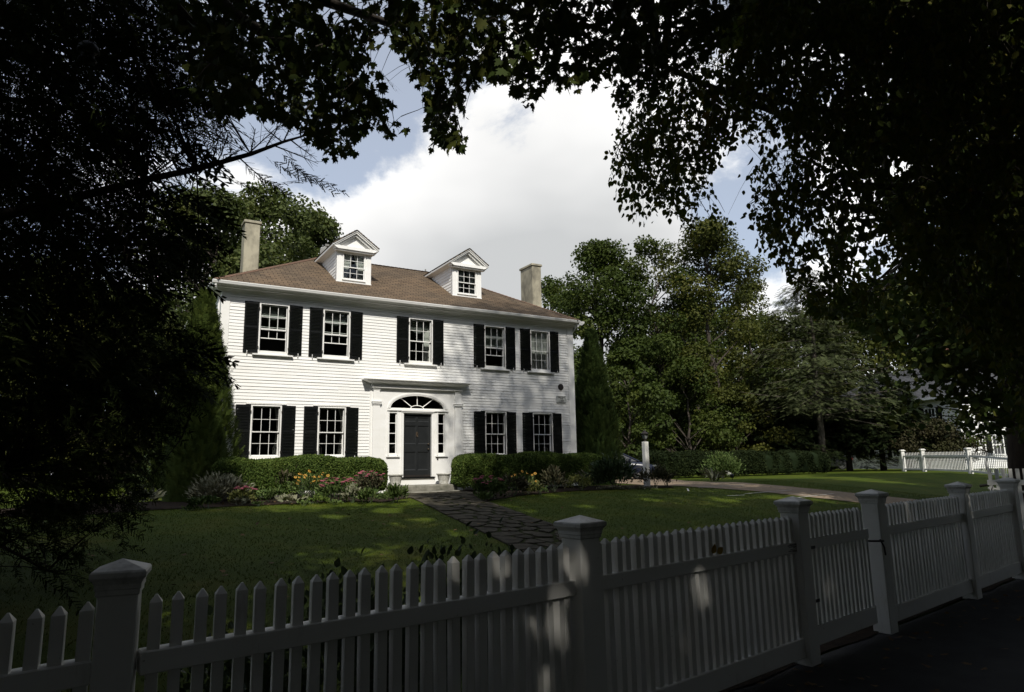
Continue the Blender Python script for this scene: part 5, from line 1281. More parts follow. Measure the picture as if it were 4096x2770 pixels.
nc = at(2192, 1060, 27.5); nx_, ny_ = nc.x, nc.y
def nhouse():
    t = thing('neighbouring_house', (nx_, ny_, .8), 'white clapboard house with a grey roof and red brick chimney seen through the trees', 'house')
    ua = Vector((.297, .953, 0)).normalized()                       # long front running away to the left
    ub = Vector((.953, -.297, 0)).normalized()                         # bright end wall running right
    LA, LB, ze = 17.0, 10.0, at(2192, 898, 27.5).z
    c = Vector((nx_, ny_, 0))
    def wall(o, u, l, name):
        m = MB(); n = Vector((u.y, -u.x, 0)); 
        if n.dot(Vector((nx_, ny_, 0))) > 0: n = -n
        z = .7
        while z < ze:
            z1 = min(z+.17, ze); m.add([o+n*.03+Vector((0, 0, z)), o+u*l+n*.03+Vector((0, 0, z)), o+u*l+Vector((0, 0, z1)), o+Vector((0, 0, z1)), o+Vector((0, 0, z)), o+u*l+Vector((0, 0, z))], [(0, 1, 2, 3), (4, 5, 1, 0)]); z = z1
        m.build(name, M['clap'], t); return n
    na = wall(c, ua, LA, 'front_wall'); nb = wall(c, ub, LB, 'end_wall')
    for q, u, v in ((c, ua, na), (c, ub, nb)):
        m = MB(); m.obox(q+u*.10+v*.035+Vector((0, 0, (ze+.7)/2)), u*.10, v*.03, (0, 0, (ze-.7)/2)); m.build('corner_board', M['white'], t)
    A, B_, Cc, D = c-ua*.5-ub*.5, c+ua*(LA+.5)-ub*.5, c+ua*(LA+.5)+ub*(LB+.5), c-ua*.5+ub*(LB+.5); zr = ze+3.3
    r0, r1 = c+ua*4.2+ub*LB*.5, c+ua*(LA-4.5)+ub*LB*.5
    up = lambda p, z: Vector((p.x, p.y, z))
    m = MB()
    for P0, P1, Q0, Q1 in ((A, B_, r0, r1), (D, A, r0, r0), (Cc, D, r1, r0), (B_, Cc, r1, r1)):
        s = slope(up(P0, ze), up(P1, ze), up(Q0, zr), up(Q1, zr)+Vector((.01, 0, 0)), 0, 22); m.add(s.v, s.f)
    m.build('roof', M['greyroof'], t)
    for P, Q in ((A, B_), (D, A)):
        m = MB(); d = (Q-P); m.obox((P+Q)/2+Vector((0, 0, ze-.08)), d*.5, d.normalized().cross(Vector((0, 0, 1)))*.07, (0, 0, .09)); m.build('gutter', M['white'], t)
    m = MB(); m.tube([c+na*.12+nb*.12+Vector((0, 0, ze-.1)), c+na*.1+nb*.1+Vector((0, 0, .8))], .05, 8); m.build('downspout', M['white'], t)
    q = r0+ua*1.2; m = MB(); m.obox(q+Vector((0, 0, zr+.1)), ua*.55, ub*.38, (0, 0, 1.25)); o = m.build('chimney', M['brick'], t); m = MB(); m.obox(q+Vector((0, 0, zr+1.40)), ua*.62, ub*.45, (0, 0, .08)); m.build('chimney_cap', M['kerb'], o)
    def win(o, u, v, s, z, w=.95, h=1.5, shut=True):
        p = o+u*s+v*.04+Vector((0, 0, z)); m = MB(); 
        for sg in (-1, 1): m.obox(p+u*sg*(w/2+.05)+Vector((0, 0, h/2)), u*.05, v*.05, (0, 0, h/2+.1))
        for zz in (0, h/2, h): m.obox(p+Vector((0, 0, zz)), u*w/2, v*.045, (0, 0, .05))
        for sg in (-.17, .17): m.obox(p+u*w*sg+Vector((0, 0, h/2)), u*.015, v*.03, (0, 0, h/2))
        f = m.build('window', M['white'], t); m = MB(); m.add([p+u*w/2*a+v*.005+Vector((0, 0, zz)) for a, zz in ((-1, 0), (1, 0), (1, h), (-1, h))], [(0, 1, 2, 3)]); m.build('pane', M['carglass'], f)
        if shut:
            for sg in (-1, 1): m = MB(); m.obox(p+u*sg*(w/2+.36)+Vector((0, 0, h/2)), u*.25, v*.03, (0, 0, h/2+.05)); m.build('shutter', M['black'], t)
    for s in (2.6, 6.4, 10.2, 14): win(c, ua, na, s, ze-2.3); win(c, ua, na, s, 1.9)
    for s in (3.2, 7.2): win(c, ub, nb, s, ze-2.3); win(c, ub, nb, s, 1.9)
nhouse()
c1_, c2_ = at(1310, 745, 46), at(2420, 580, 20)
m = MB(); pts = []
for i in range(31):
    u = i/30; q = at(1560, 712, 48).lerp(at(2400, 600, 21), u); q.z -= .9*4*u*(1-u)*.25; pts.append(q)
tag(m.tube(pts, .012, 5).build('overhead_cable', M['cable']), 'thin black overhead cable crossing in front of the trees on the right', 'cable')

# ---------------------------------------------------------------- trees
def limb(m, a, b, r0, r1, wob=.12, n=6, sag=0):
    a, b = Vector(a), Vector(b); l = (b-a).length; pts = []; rr = []
    o1, o2 = Vector((rs.gauss(0, 1), rs.gauss(0, 1), rs.gauss(0, .6)))*wob*l*.5, Vector((rs.gauss(0, 1), rs.gauss(0, 1), rs.gauss(0, .6)))*wob*l*.25
    for i in range(n+1):
        u = i/n; p = a.lerp(b, u)+o1*math.sin(math.pi*u)*.6+o2*math.sin(2*math.pi*u)*.6; p.z -= sag*u*u; pts.append(p); rr.append(r0+(r1-r0)*u)
    m.tube(pts, rr, 6); return pts
def broad_tree(name, label, x, y, H, cr, trunk_r, mat, nclump, nleaf, lsz, base=.30, z0=None, squash=1.0, lean=(0, 0), clump=.26, group='trees around the lawns', tm=T_QUAD, filt=None, bark='bark', zpow=.9):
    z0 = float(gz(x, y)) if z0 is None else z0
    if filt is None: lsz *= .66; nleaf = int(nleaf*2.1)
    t = thing(name, (x, y, z0), label, 'tree', group); S = SCAT(); br = MB(); tk = MB()
    ztop = z0+H*.80
    spine = [Vector((x+lean[0]*u+rs.gauss(0, .02)*H*u, y+lean[1]*u+rs.gauss(0, .02)*H*u, z0-.2+(ztop-z0+.2)*u)) for u in np.linspace(0, 1, 8)]
    tk.tube(spine, [trunk_r*(1.25-.35*min(1, u*6))*(1-.86*u) if u else trunk_r*1.35 for u in np.linspace(0, 1, 8)], 10)
    C = []
    hb = H*base
    while len(C) < nclump:
        u = rs.random()**zpow; a = rs.uniform(0, 6.283)
        env = math.sin(math.pi*min(1, .12+.88*u)**.75)**.65          # widest about the middle, rounded top
        q = cr*env*math.sqrt(rs.uniform(.12, 1)); zz = z0+hb+(H-hb)*u
        zz += (H-hb)*.08*rs.gauss(0, 1)*.5
        C.append((x+lean[0]*u+q*math.cos(a), y+lean[1]*u+q*squash*math.sin(a), min(zz, z0+H*.97)))
    C = np.array(C); cs = rng.uniform(.65, 1.25, nclump)*clump*cr
    idx = rng.choice(nclump, nleaf, p=cs**2/(cs**2).sum()); d = rdir(nleaf); rad = cs[idx][:, None]*rng.uniform(.55, 1.05, (nleaf, 1))
    P = C[idx]+d*rad*np.array([1, 1, .62]); 
    if filt is not None: kp = filt(P); P, d, idx = P[kp], d[kp], idx[kp]
    n = len(P)
    dd = d*.8+rdir(n)*.7+np.array([0, 0, -.25]); cv = rng.random(nclump)[idx]*.5+rng.random(n)*.5
    S.add(tm, P, frames(dd, d+rdir(n)*.6+np.array([0, 0, .5])), rng.uniform(.6, 1.3, n)*lsz, cv); S.build('crown', M[mat], t)
    for c in C[rng.permutation(nclump)[:max(8, int(nclump*.55))]]:
        if filt is not None and not filt(c[None])[0]: continue
        c = Vector(c); s = (c.z-z0-math.hypot(c.x-x, c.y-y)*.95)/H; s = min(.96, max(base*.8, s)/.80)
        k = s*7; i = min(int(k), 6); b0 = spine[i].lerp(spine[i+1], k-i); l = (c-b0).length
        limb(br, b0, c, max(.02, trunk_r*.36*(1-.7*s)), .012*max(1, cr/3), .10)
    tk.build('trunk', M[bark], t, smooth=True); br.build('branch', M[bark], t, smooth=True); return t
def conifer(name, label, x, y, H, cr, trunk_r, mat, nb, nper, lsz, base=.06, z0=None, droop=.35, group='trees around the lawns', bark='bark', top_fill=1.0, filt=None, pine=False):
    z0 = float(gz(x, y)) if z0 is None else z0
    t = thing(name, (x, y, z0), label, 'tree', group); S = SCAT(); br = MB()
    MB().tube([(x+rs.gauss(0, .03)*H*u*.5, y, z0-.2+H*u) for u in np.linspace(0, 1, 7)], [trunk_r*(1-.93*u) for u in np.linspace(0, 1, 7)], 9).build('trunk', M[bark], t, smooth=True)
    for i in range(nb):
        u = base+(1-base)*((i+rs.random())/nb); a = i*2.4+rs.uniform(-.5, .5); ln = cr*(1-u**1.25)**.8*rs.uniform(.65, 1.12)+.15
        if pine: ln = cr*(.25+.75*math.sin(math.pi*min(1, .18+.82*u)))*rs.uniform(.35, 1.1)
        b0 = Vector((x, y, z0+H*u)); tip = b0+Vector((ln*math.cos(a), ln*math.sin(a), ln*rs.uniform(-.25, .22)-droop*ln*(1-u)))
        if filt is None or filt(np.array([tip]))[0]: limb(br, b0, tip, max(.010, trunk_r*.22*(1-u)), .006, .05, 5, droop*ln*.15)
        n = max(5, int(nper*ln/cr)); s = rng.uniform(.18, 1.02, n); P = np.array(b0)[None]*(1-s[:, None])+np.array(tip)[None]*s[:, None]
        side = np.array([-math.sin(a), math.cos(a), 0]); w = rng.normal(0, 1, n)*.16*ln*(1.1-s*.6)
        P = P+side[None]*w[:, None]; P[:, 2] += rng.normal(0, .05*ln, n)-.06*ln*s*s
        out = np.array([math.cos(a), math.sin(a), -.30])[None]+side[None]*np.sign(w)[:, None]*.7+rdir(n)*.30
        kp = slice(None)
        if filt is not None: kp = filt(P); P, out = P[kp], out[kp]
        S.add(T_SPRAY, P, frames(out, rdir(len(P), (0, 0, 1.6))), rng.uniform(.6, 1.3, len(P))*lsz)
    S.build('foliage', M[mat], t); br.build('branch', M[bark], t); return t
def P2(px, Y): q = at(px, 1060, Y); return q.x, q.y
def topz(px, py, Y, z0=.9): return at(px, py, Y).z-z0
# behind the house, left
x, y = P2(585, 40); broad_tree('oak_tree', 'big sunlit oak rising behind the left chimney', x, y, topz(590, 425, 40), 5.2, .42, 'oak', 90, 15000, .30, .25)
x, y = P2(690, 46); broad_tree('oak_tree', 'rounded oak showing between the left chimney and the left dormer', x, y, topz(690, 480, 46), 3.9, .4, 'oak', 60, 9000, .32, .25)
x, y = P2(430, 36); broad_tree('oak_tree', 'oak left of the left chimney, partly screened by conifer branches', x, y, topz(440, 440, 36), 4.4, .36, 'oak', 70, 10000, .28, .3)
x, y = P2(240, 44); broad_tree('oak_tree', 'olive green tree seen through the conifer branches at the far left', x, y, 11, 6, .4, 'ymaple', 80, 9000, .34, .12)
x, y = P2(70, 52); broad_tree('oak_tree', 'tall tree at the far left edge behind the conifer', x, y, 14, 6.5, .4, 'oak', 80, 9000, .36, .12)
# right of the house
x, y = P2(1375, 44); broad_tree('maple_tree', 'dense green maple nearest the right chimney', x, y, topz(1375, 556, 44), 5.0, .42, 'bmaple', 95, 15000, .30, .18)
x, y = P2(1265, 52); broad_tree('maple_tree', 'lower green maple showing just right of the right chimney', x, y, topz(1280, 640, 52), 4.2, .36, 'bmaple', 60, 8000, .34, .2)
x, y = P2(1510, 40); broad_tree('maple_tree', 'tall open maple with sky showing between its branches', x, y, topz(1510, 548, 40), 4.3, .38, 'bmaple', 62, 9500, .28, .26)
x, y = P2(1640, 37); broad_tree('maple_tree', 'tallest olive maple with a straight trunk behind the hemlocks', x, y, topz(1640, 520, 37), 4.9, .42, 'ymaple', 72, 11500, .28, .30)
x, y = P2(1590, 47); broad_tree('maple_tree', 'leafy maple in the gap between the two tall maples', x, y, topz(1590, 700, 47), 5, .3, 'bmaple', 60, 8000, .34, .05)
x, y = P2(1730, 46); broad_tree('maple_tree', 'thin topped maple between the olive maple and the grey green pine', x, y, topz(1730, 640, 46), 4.5, .3, 'ymaple', 50, 6500, .3, .1)
x, y = P2(1430, 33); broad_tree('small_tree', 'broad leaved small tree right of the arborvitae', x, y, topz(1420, 800, 33), 2.4, .14, 'bmaple', 46, 4200, .30, .1)
x, y = P2(1570, 36); broad_tree('understory_tree', 'dark understory tree above the driveway hedge', x, y, topz(1570, 830, 36), 3.6, .18, 'bmaple', 50, 7000, .26, .05)
x, y = P2(1675, 35); broad_tree('understory_tree', 'reddish olive understory tree above the right end of the hedge', x, y, topz(1675, 880, 35), 3.2, .16, 'ymaple', 46, 6000, .26, .05)
x, y = P2(1490, 42); broad_tree('understory_tree', 'dark bushy tree behind the lamp post', x, y, topz(1480, 870, 42), 4.2, .2, 'bmaple', 56, 7000, .28, .05)
x, y = P2(1340, 40); broad_tree('understory_tree', 'bushy green tree filling the space behind the arborvitae', x, y, topz(1340, 850, 40), 3.8, .2, 'bmaple', 46, 5600, .28, .05)
x, y = P2(1870, 31); conifer('pine_tree', 'grey green pine with a pale trunk and open branches', x, y, topz(1855, 625, 31), 5.6, .30, 'pine', 150, 120, .40, .26, droop=.10, bark='palebark', pine=True)
for px, Y, py, cr, lab in ((1803, 33, 885, 3.0, 'dark hemlock at the left end of the row on the far lawn'), (1880, 34, 880, 3.0, 'dark hemlock in front of the parked cars, below the pine'), (1928, 31, 900, 2.8, 'low bushy hemlock between two trunks of the row'), (2005, 29.5, 850, 3.0, 'dark hemlock beside the start of the far fence'), (1730, 37, 850, 3.2, 'dark hemlock behind the daylilies'), (2062, 28, 872, 2.5, 'small hemlock at the left end of the far fence')):
    x, y = P2(px, Y); conifer('hemlock_tree', lab, x, y, topz(px, py, Y), cr*1.35, .24, 'dkcon', 130, 90, .40, .27, droop=.14)
x, y = P2(2110, 26.5); broad_tree('small_maple', 'low spreading maple with reddish leaves over the far fence', x, y, topz(2110, 965, 26.5), 3.0, .12, 'redleaf', 60, 5200, .20, .30)
x, y = P2(2240, 23.5); broad_tree('small_maple', 'thin leafy tree in front of the bright end wall', x, y, topz(2240, 900, 23.5), 2.9, .07, 'bmaple', 40, 1100, .22, .3)
def PR(px, R_): q = rng_at(px, 1045, R_); return q.x, q.y
for px, R_, top, cr, mt_, lab in ((2030, 82, 640, 8, 'ymaple', 'dark olive maple rising behind the hemlock row'), (2130, 92, 600, 9, 'bmaple', 'large dark maple rising over the grey roof'), (2235, 84, 620, 8, 'bmaple', 'dark maple behind the bright end wall'), (2330, 76, 640, 8, 'ymaple', 'olive maple at the far right edge'), (1950, 92, 660, 8, 'bmaple', 'dark maple behind the grey green pine'), (1850, 96, 700, 8, 'bmaple', 'dark maple left of the pine trunk'), (2290, 100, 560, 9, 'bmaple', 'tallest dark maple at the far right')):
    x, y = PR(px, R_); broad_tree('maple_tree', lab, x, y, rng_at(px, top, R_).z-.9, cr, .4, mt_, 110, 9500, .46, .08)
for px, R_, top, cr, mt_, lab in ((1650, 74, 690, 6.5, 'bmaple', 'dark maple filling the gap behind the olive maple'), (1745, 80, 715, 7, 'bmaple', 'dark maple left of the grey green pine, behind the row'), (1560, 72, 730, 6.5, 'ymaple', 'olive maple deep between the two tall maples'), (1455, 74, 770, 6.5, 'bmaple', 'dark maple low behind the lamp post trees')):
    x, y = PR(px, R_); broad_tree('maple_tree', lab, x, y, rng_at(px, top, R_).z-.9, cr, .35, mt_, 90, 7500, .44, .05)
x, y = P2(1240, 66); broad_tree('maple_tree', 'distant tree closing the gap behind the house', x, y, 12, 6, .3, 'bmaple', 50, 5000, .4, .08)
# far woods that read as one mass behind everything
S = SCAT(); nb = 420
for i in range(nb):
    px = rs.uniform(-500, 2800); Y = rs.uniform(62, 95)
    q = at(px, 1060, Y)
    if q.y < 20: continue
    hgt = rs.uniform(3, 10.5); n = 90; d = rdir(n); P = np.array([q.x, q.y, .5+hgt*rs.uniform(.1, .9)])+d*np.array([3, 3, 2.4])*rng.uniform(.5, 1, (n, 1)); S.add(T_QUAD, P, frames(d+rdir(n)*.6, d+rdir(n)*.5), rng.uniform(.6, 1.3, n)*.75)
tag(S.build('far_woods', M['bmaple']), None, None, None, 'stuff')

# ---------------------------------------------------------------- foreground trees: street maple, birch, hemlock
MAPLE_SKY = [(330, -40), (1700, -40), (1655, 60), (1560, 150), (1470, 215), (1400, 240), (1370, 168), (1325, 180), (1290, 200), (1240, 178), (1215, 238), (1190, 240), (1168, 205), (1150, 190), (1125, 175), (1100, 165), (1060, 205), (1045, 262), (1056, 330), (1025, 342), (990, 322), (950, 275), (962, 215), (942, 155), (925, 105), (900, 128), (892, 70), (850, 66), (836, 130), (868, 178), (884, 225), (912, 238), (915, 292), (885, 312), (850, 270), (812, 330), (765, 352), (735, 342), (650, 272), (560, 245), (480, 260), (420, 180)]
BIRCH_SKY = [(1385, 225), (1480, 200), (1640, 60), (1700, -40), (2420, -40), (2420, 1010), (2310, 985), (2295, 905), (2240, 800), (2120, 700), (2060, 640), (1990, 690), (1930, 725), (1850, 715), (1800, 640), (1745, 585), (1700, 520), (1688, 440), (1715, 350), (1700, 315), (1655, 330), (1600, 395), (1620, 440), (1660, 500), (1625, 545), (1560, 545), (1500, 470), (1442, 545), (1428, 495), (1392, 425), (1388, 345), (1405, 285)]
HEMLOCK = [(-60, -40), (340, -40), (430, 180), (520, 300), (480, 330), (440, 380), (420, 450), (510, 430), (540, 470), (470, 540), (455, 610), (420, 640), (345, 690), (375, 720), (455, 735), (470, 800), (462, 900), (400, 970), (340, 1060), (320, 1130), (300, 1210), (200, 1330), (120, 1340), (30, 1290), (-60, 1290)]
def in_frame(q, f, mg=0): return (f > .3) & (q[:, 0] > -mg) & (q[:, 0] < 2324+mg) & (q[:, 1] > -mg) & (q[:, 1] < 1572+mg)
def outside(P):                                                     # leaves the open sky, the house and the lawn clear
    q, f = project(P); return ~in_frame(q, f, 25)
SUNGAPS = [(2.9, .9, .16), (3.1, .42, .18), (3.5, .86, .17), (3.75, .5, .18), (4.15, .72, .16), (4.6, .9, .16), (5.4, .5, .22), (5.6, .8, .13), (1.4, .4, .16), (1.62, .25, .16), (1.95, .35, .16), (6.9, .7, .16), (2.3, 1.05, .14), (.3, .6, .12)]
SPOTS = [(tuple(fpt(t, 0, z)), r) for t, z, r in SUNGAPS] + [(tuple(hit(a, b)), r) for a, b, r in ((880, 1160, .5), (960, 1182, .45), (1050, 1212, .4), (760, 1172, .4), (1330, 1150, .5), (1480, 1135, .5), (1200, 1160, .35), (1650, 1135, .5))]
def sungap(P):                                                      # holes cut in the crowns along the sun to dapple fence and lawn
    P = np.asarray(P, float); d = np.array(SUN_DIR); bad = np.zeros(len(P), bool)
    for T_, r in SPOTS:
        v = P-np.array(T_); w = v-(v@d)[:, None]*d; bad |= np.linalg.norm(w, axis=1) < r*.66+.04
    return bad
def open_out(P): return outside(P) & ~sungap(P)
def canopy(P, polys, soft=0):
    q, f = project(P); ok = np.zeros(len(q), bool)
    for p in polys: ok |= inpoly(q+rng.normal(0, soft, q.shape) if soft else q, p)
    return ok & (f > .5)
def sample(poly, n, d0, d1, pw=1.0):
    poly = np.array(poly, float); out = []
    lo, hi = poly.min(0), poly.max(0)
    while len(out) < n:
        q = rng.uniform(lo, hi, (n*2, 2)); q = q[inpoly(q, poly)]; out += list(q)
    return [rng_at(a, b, d0+(d1-d0)*rs.random()**pw) for a, b in out[:n]]
def nearest(C, p):
    return min(C, key=lambda c: (c[0]-p).length)
def street_tree(name, label, trunk, forks, tr, targets, leafmat_, tm, lsz, per, tw, gap_poly, crown_c, crown_r, ncrown, crown_l, soft, hang, group=None, bark='bark', ngap=None):
    t = thing(name, (trunk[0], trunk[1], float(gz(trunk[0], trunk[1]))), label, 'tree', group)
    base = Vector((trunk[0], trunk[1], -.2)); top = Vector((trunk[0]+.2, trunk[1]+.1, trunk[2]))
    tk = MB(); tk.tube([base, base.lerp(top, .15), base.lerp(top, .5), top], [tr*1.35, tr*1.05, tr*.95, tr*.8], 12); tk.build('trunk', M[bark], t, smooth=True)
    br = MB(); C = []
    for f in forks:
        pts = limb(br, top-Vector((0, 0, rs.uniform(0, trunk[2]*.3))), f, tr*.42, .03, .10, 9)
        C += [(p, .04) for p in pts[2:]]
    tips = []; S = SCAT(); tg = sorted(targets, key=lambda p: min((c[0]-p).length for c in C)); lp, ld = [], []
    for p in tg:
        c = nearest(C, p); l = (c[0]-p).length
        if l > .12:
            ln_ = np.array([tuple(c[0].lerp(p, k_/6)) for k_ in range(1, 7)]); q_, f_ = project(ln_)
            if l > .4 and (in_frame(q_, f_, 10) & ~canopy(ln_, gap_poly)).any(): continue
            pts = limb(br, c[0], p, min(.018, .004+.0035*l), .0025, .12, 5, 0)
            if l < 4: C += [(q, .01) for q in pts[2:]]
        n = per
        dv = Vector((rs.gauss(0, 1), rs.gauss(0, 1), -hang+rs.gauss(0, .4))).normalized(); e = p+dv*tw
        tips.append((p, e))
        for i in range(n):
            u = (i+rs.random()*.6)/n; lp.append(p.lerp(e, u)+Vector((rs.gauss(0, .045), rs.gauss(0, .045), rs.gauss(0, .04)-.02))); ld.append((rs.gauss(0, .55)+dv.x*.3, rs.gauss(0, .55)+dv.y*.3, -1.0+rs.gauss(0, .35)))
    P = np.array([tuple(p) for p in lp]); D = np.array(ld); kp = canopy(P, gap_poly, soft)
    P, D = P[kp], D[kp]; n = len(P)
    S.add(tm, P, frames(D, rdir(n)*np.array([1, 1, .6])+np.array([0, 0, .25])), rng.uniform(.65, 1.2, n)*lsz)
    okt = canopy(np.array([tuple(e+(e-p)*.15) for p, e in tips]), gap_poly)
    for (p, e), k_ in zip(tips, okt):
        if k_: br.tube([p, p.lerp(e, .5)+Vector((0, 0, .02)), e], [.003, .0025, .0015], 4, False)
    # the rest of the crown, over the street and above the picture
    if ncrown:
        d = rdir(ncrown*2); k = 130; cl = rdir(k)*rng.uniform(.35, 1, (k, 1))**.6*np.array(crown_r)+np.array(crown_c); idx = rng.integers(0, k, ncrown*2)
        Pc = cl[idx]+d*rng.uniform(.3, 1, (ncrown*2, 1))*np.array([1.25, 1.25, .7]); q, f = project(Pc)
        ok = ~in_frame(q, f, 30) & (Pc[:, 2] > 3.2)
        mk = np.zeros(len(Pc), bool)
        for g in gap_poly: mk |= inpoly(q, g)
        ok |= mk & (f > 6) & (q[:, 1] < 90)
        ok &= ~sungap(Pc)
        if ngap is not None: ok &= ~ngap(Pc)
        Pc, d = Pc[ok][:ncrown], d[ok][:ncrown]; n = len(Pc)
        S.add(T_QUAD, Pc, frames(d*.5+rdir(n)+np.array([0, 0, -.5]), rdir(n, (0, 0, .7))), rng.uniform(.7, 1.3, n)*crown_l)
        for c in cl[:60]:
            c = Vector(c); q, f = project(np.array([c]))
            if in_frame(q, f, 60)[0]: continue
            limb(br, nearest([x for x in C if x[1] > .03], c)[0], c, .05, .012, .08, 5)
    S.build('crown', M[leafmat_], t); br.build('branch', M[bark], t, smooth=True); return t
# maple on the street side, left of the camera, arching over the fence
tg = sample(MAPLE_SKY, 640, 5.0, 9.5, .9)
forks = [rng_at(600, 245, 7.5), rng_at(900, 60, 7), rng_at(1200, 40, 7.5), rng_at(1500, 30, 8), rng_at(760, 180, 8.5), rng_at(1050, -60, 6), (1.5, 1, 8), (-3, 6, 9), (-5, -2, 9), (0, -3, 10)]
street_tree('street_maple', 'dark overhanging maple whose lobed leaves frame the top of the view', (-3.4, .9, 4.6), forks, .30, tg, 'maple', T_MAPLE, .088, 13, .36, [MAPLE_SKY], (.2, .2, 9.0), (7.0, 6.5, 3.9), 30000, .24, 9, .8)
# birch on the right, hanging strands; its high thin top throws a soft shade over the right end of the house
def upper_crown():
    o = next(c for c in COL.objects if c.name.startswith('street_birch')); S = SCAT(); n = 10500
    P = rdir(n)*rng.random((n, 1))**.40*np.array([4.1, 3.4, 4.3])+np.array([8.2, 5.0, 20.4]); P = P[outside(P)]; n = len(P)
    S.add(T_QUAD, P, frames(rdir(n, (0, 0, -.4)), rdir(n, (0, 0, .6))), rng.uniform(.7, 1.3, n)*.14); S.build('crown_top', M['birch'], o)
    b = MB(); pts = limb(b, Vector((13.2, 3.3, 5.6)), Vector((8.0, 4.8, 20)), .16, .05, .06, 9)
    for i in range(26):
        e = Vector(P[int(rng.integers(0, n))]); limb(b, min(pts[3:], key=lambda p: (p-e).length), e, .03, .006, .08, 4)
    b.build('branch', M['bark'], o, smooth=True)
def clumped(tg, n, k, sig, keep):                                   # thins a set of points into bunches
    q, f = project(np.array([tuple(p) for p in tg])); c = q[rng.integers(0, len(q), k)]
    v = np.exp(-((q[:, None]-c[None])**2).sum(2)/(2*sig*sig)).max(1); pr = keep+(1-keep)*v
    pr = np.where(q[:, 1] < 230, np.maximum(pr, .8), pr); i = [j for j in rng.permutation(len(tg)) if rng.random() < pr[j]][:n]
    return [tg[j] for j in i if not (any(inpoly(q[j:j+1], h)[0] for h in BHOLE) and rng.random() > .12)]
BHOLE = [[(1975, 315), (2075, 315), (2085, 390), (2010, 430), (1965, 380)], [(1915, 470), (2060, 500), (2065, 600), (1990, 650), (1920, 600)], [(1800, 480), (1880, 500), (1870, 600), (1800, 580)]]
tg = clumped(sample(BIRCH_SKY, 4200, 6.5, 12.5, .9), 2100, 70, 46, .10)
forks = [rng_at(1500, 150, 10), rng_at(1650, 200, 9), rng_at(1850, 250, 9), rng_at(1950, 420, 9.5), rng_at(2150, 500, 10), rng_at(2200, 200, 8), rng_at(1750, -40, 9), rng_at(2300, 700, 9), (9, 4, 13), (12, 0, 12), (15, 5, 11)]
street_tree('street_birch', 'dark weeping birch with small rounded leaves hanging over the right of the view', (13.2, 3.3, 6.0), forks, .26, tg, 'birch', T_OVATE, .078, 17, .62, [BIRCH_SKY], (9.8, 4.2, 11.0), (6.6, 5.2, 6.2), 26000, .24, 8, 2.2)
upper_crown()
# large maple standing right of the driveway, its forked limb showing through the birch
mt = thing('driveway_maple', (22.4, 9.2, float(gz(22.4, 9.2))), 'big maple at the right edge with a forked limb against the sky', 'tree')
tk = MB(); tp = [(2322, 1090), (2316, 960), (2300, 830), (2270, 720), (2190, 640), (2090, 560), (2030, 490), (2015, 420), (2005, 330)]
pts = [rng_at(a, b, 24.2) for a, b in tp]; pts[0].z = float(gz(pts[0].x, pts[0].y))-.2
tk.tube(pts, [.42, .34, .32, .30, .24, .20, .17, .12, .07], 10); tk.build('trunk', M['bark'], mt, smooth=True)
br = MB(); tips = [rng_at(rs.uniform(1880, 2420), rs.uniform(-150, 990), rs.uniform(21, 27)) for _ in range(250)]
DM = [(1900, 700), (1880, 560), (1960, 430), (1900, 330), (1960, -60), (2450, -60), (2450, 1010), (2330, 1010), (2290, 960), (2250, 985), (2210, 930), (2240, 880), (2120, 870), (2060, 800), (1960, 760)]
DH = [[(1985, 330), (2070, 325), (2075, 380), (2010, 420)], [(1930, 480), (2010, 470), (2015, 560), (1940, 600)], [(2010, 540), (2060, 590), (1990, 640)]]
def dmf(P):
    ok = canopy(P, [DM], 5); q, f = project(P)
    for h in DH: ok &= ~inpoly(q, h)
    return ok | outside(P)
for a, b in (((2030, 490), (1925, 470)), ((2040, 500), (1960, 500))): limb(br, rng_at(*a, 24.2), rng_at(*b, 24), .11, .04, .06)
S = SCAT(); P = np.concatenate([np.array(c)+rdir(90)*rng.uniform(.3, 1.3, (90, 1)) for c in tips]); P = P[dmf(P)]; n = len(P)
S.add(T_QUAD, P, frames(rdir(n, (0, 0, -.4)), rdir(n, (0, 0, .5))), rng.uniform(.6, 1.3, n)*.20); S.build('crown', M['maple'], mt)
for c in tips:
    if dmf(np.array([c]))[0]: limb(br, min(pts[3:], key=lambda p: (p-c).length), c, .05, .01, .1)
for _ in range(26):                                                 # thin low sprays hanging in front of the neighbouring house
    c = rng_at(rs.uniform(1990, 2330), rs.uniform(790, 985), rs.uniform(20, 26)); P = np.array(c)+rdir(34)*rng.uniform(.2, .9, (34, 1))*np.array([1, 1, .45]); n = len(P)
    S2 = SCAT() if _ == 0 else S2; S2.add(T_QUAD, P, frames(rdir(n, (0, 0, -.4)), rdir(n, (0, 0, .5))), rng.uniform(.6, 1.3, n)*.17)
    limb(br, min(pts[1:], key=lambda p: (p-c).length), c, .03, .006, .08)
S2.build('low_sprays', M['maple'], mt)
br.build('branch', M['bark'], mt, smooth=True)
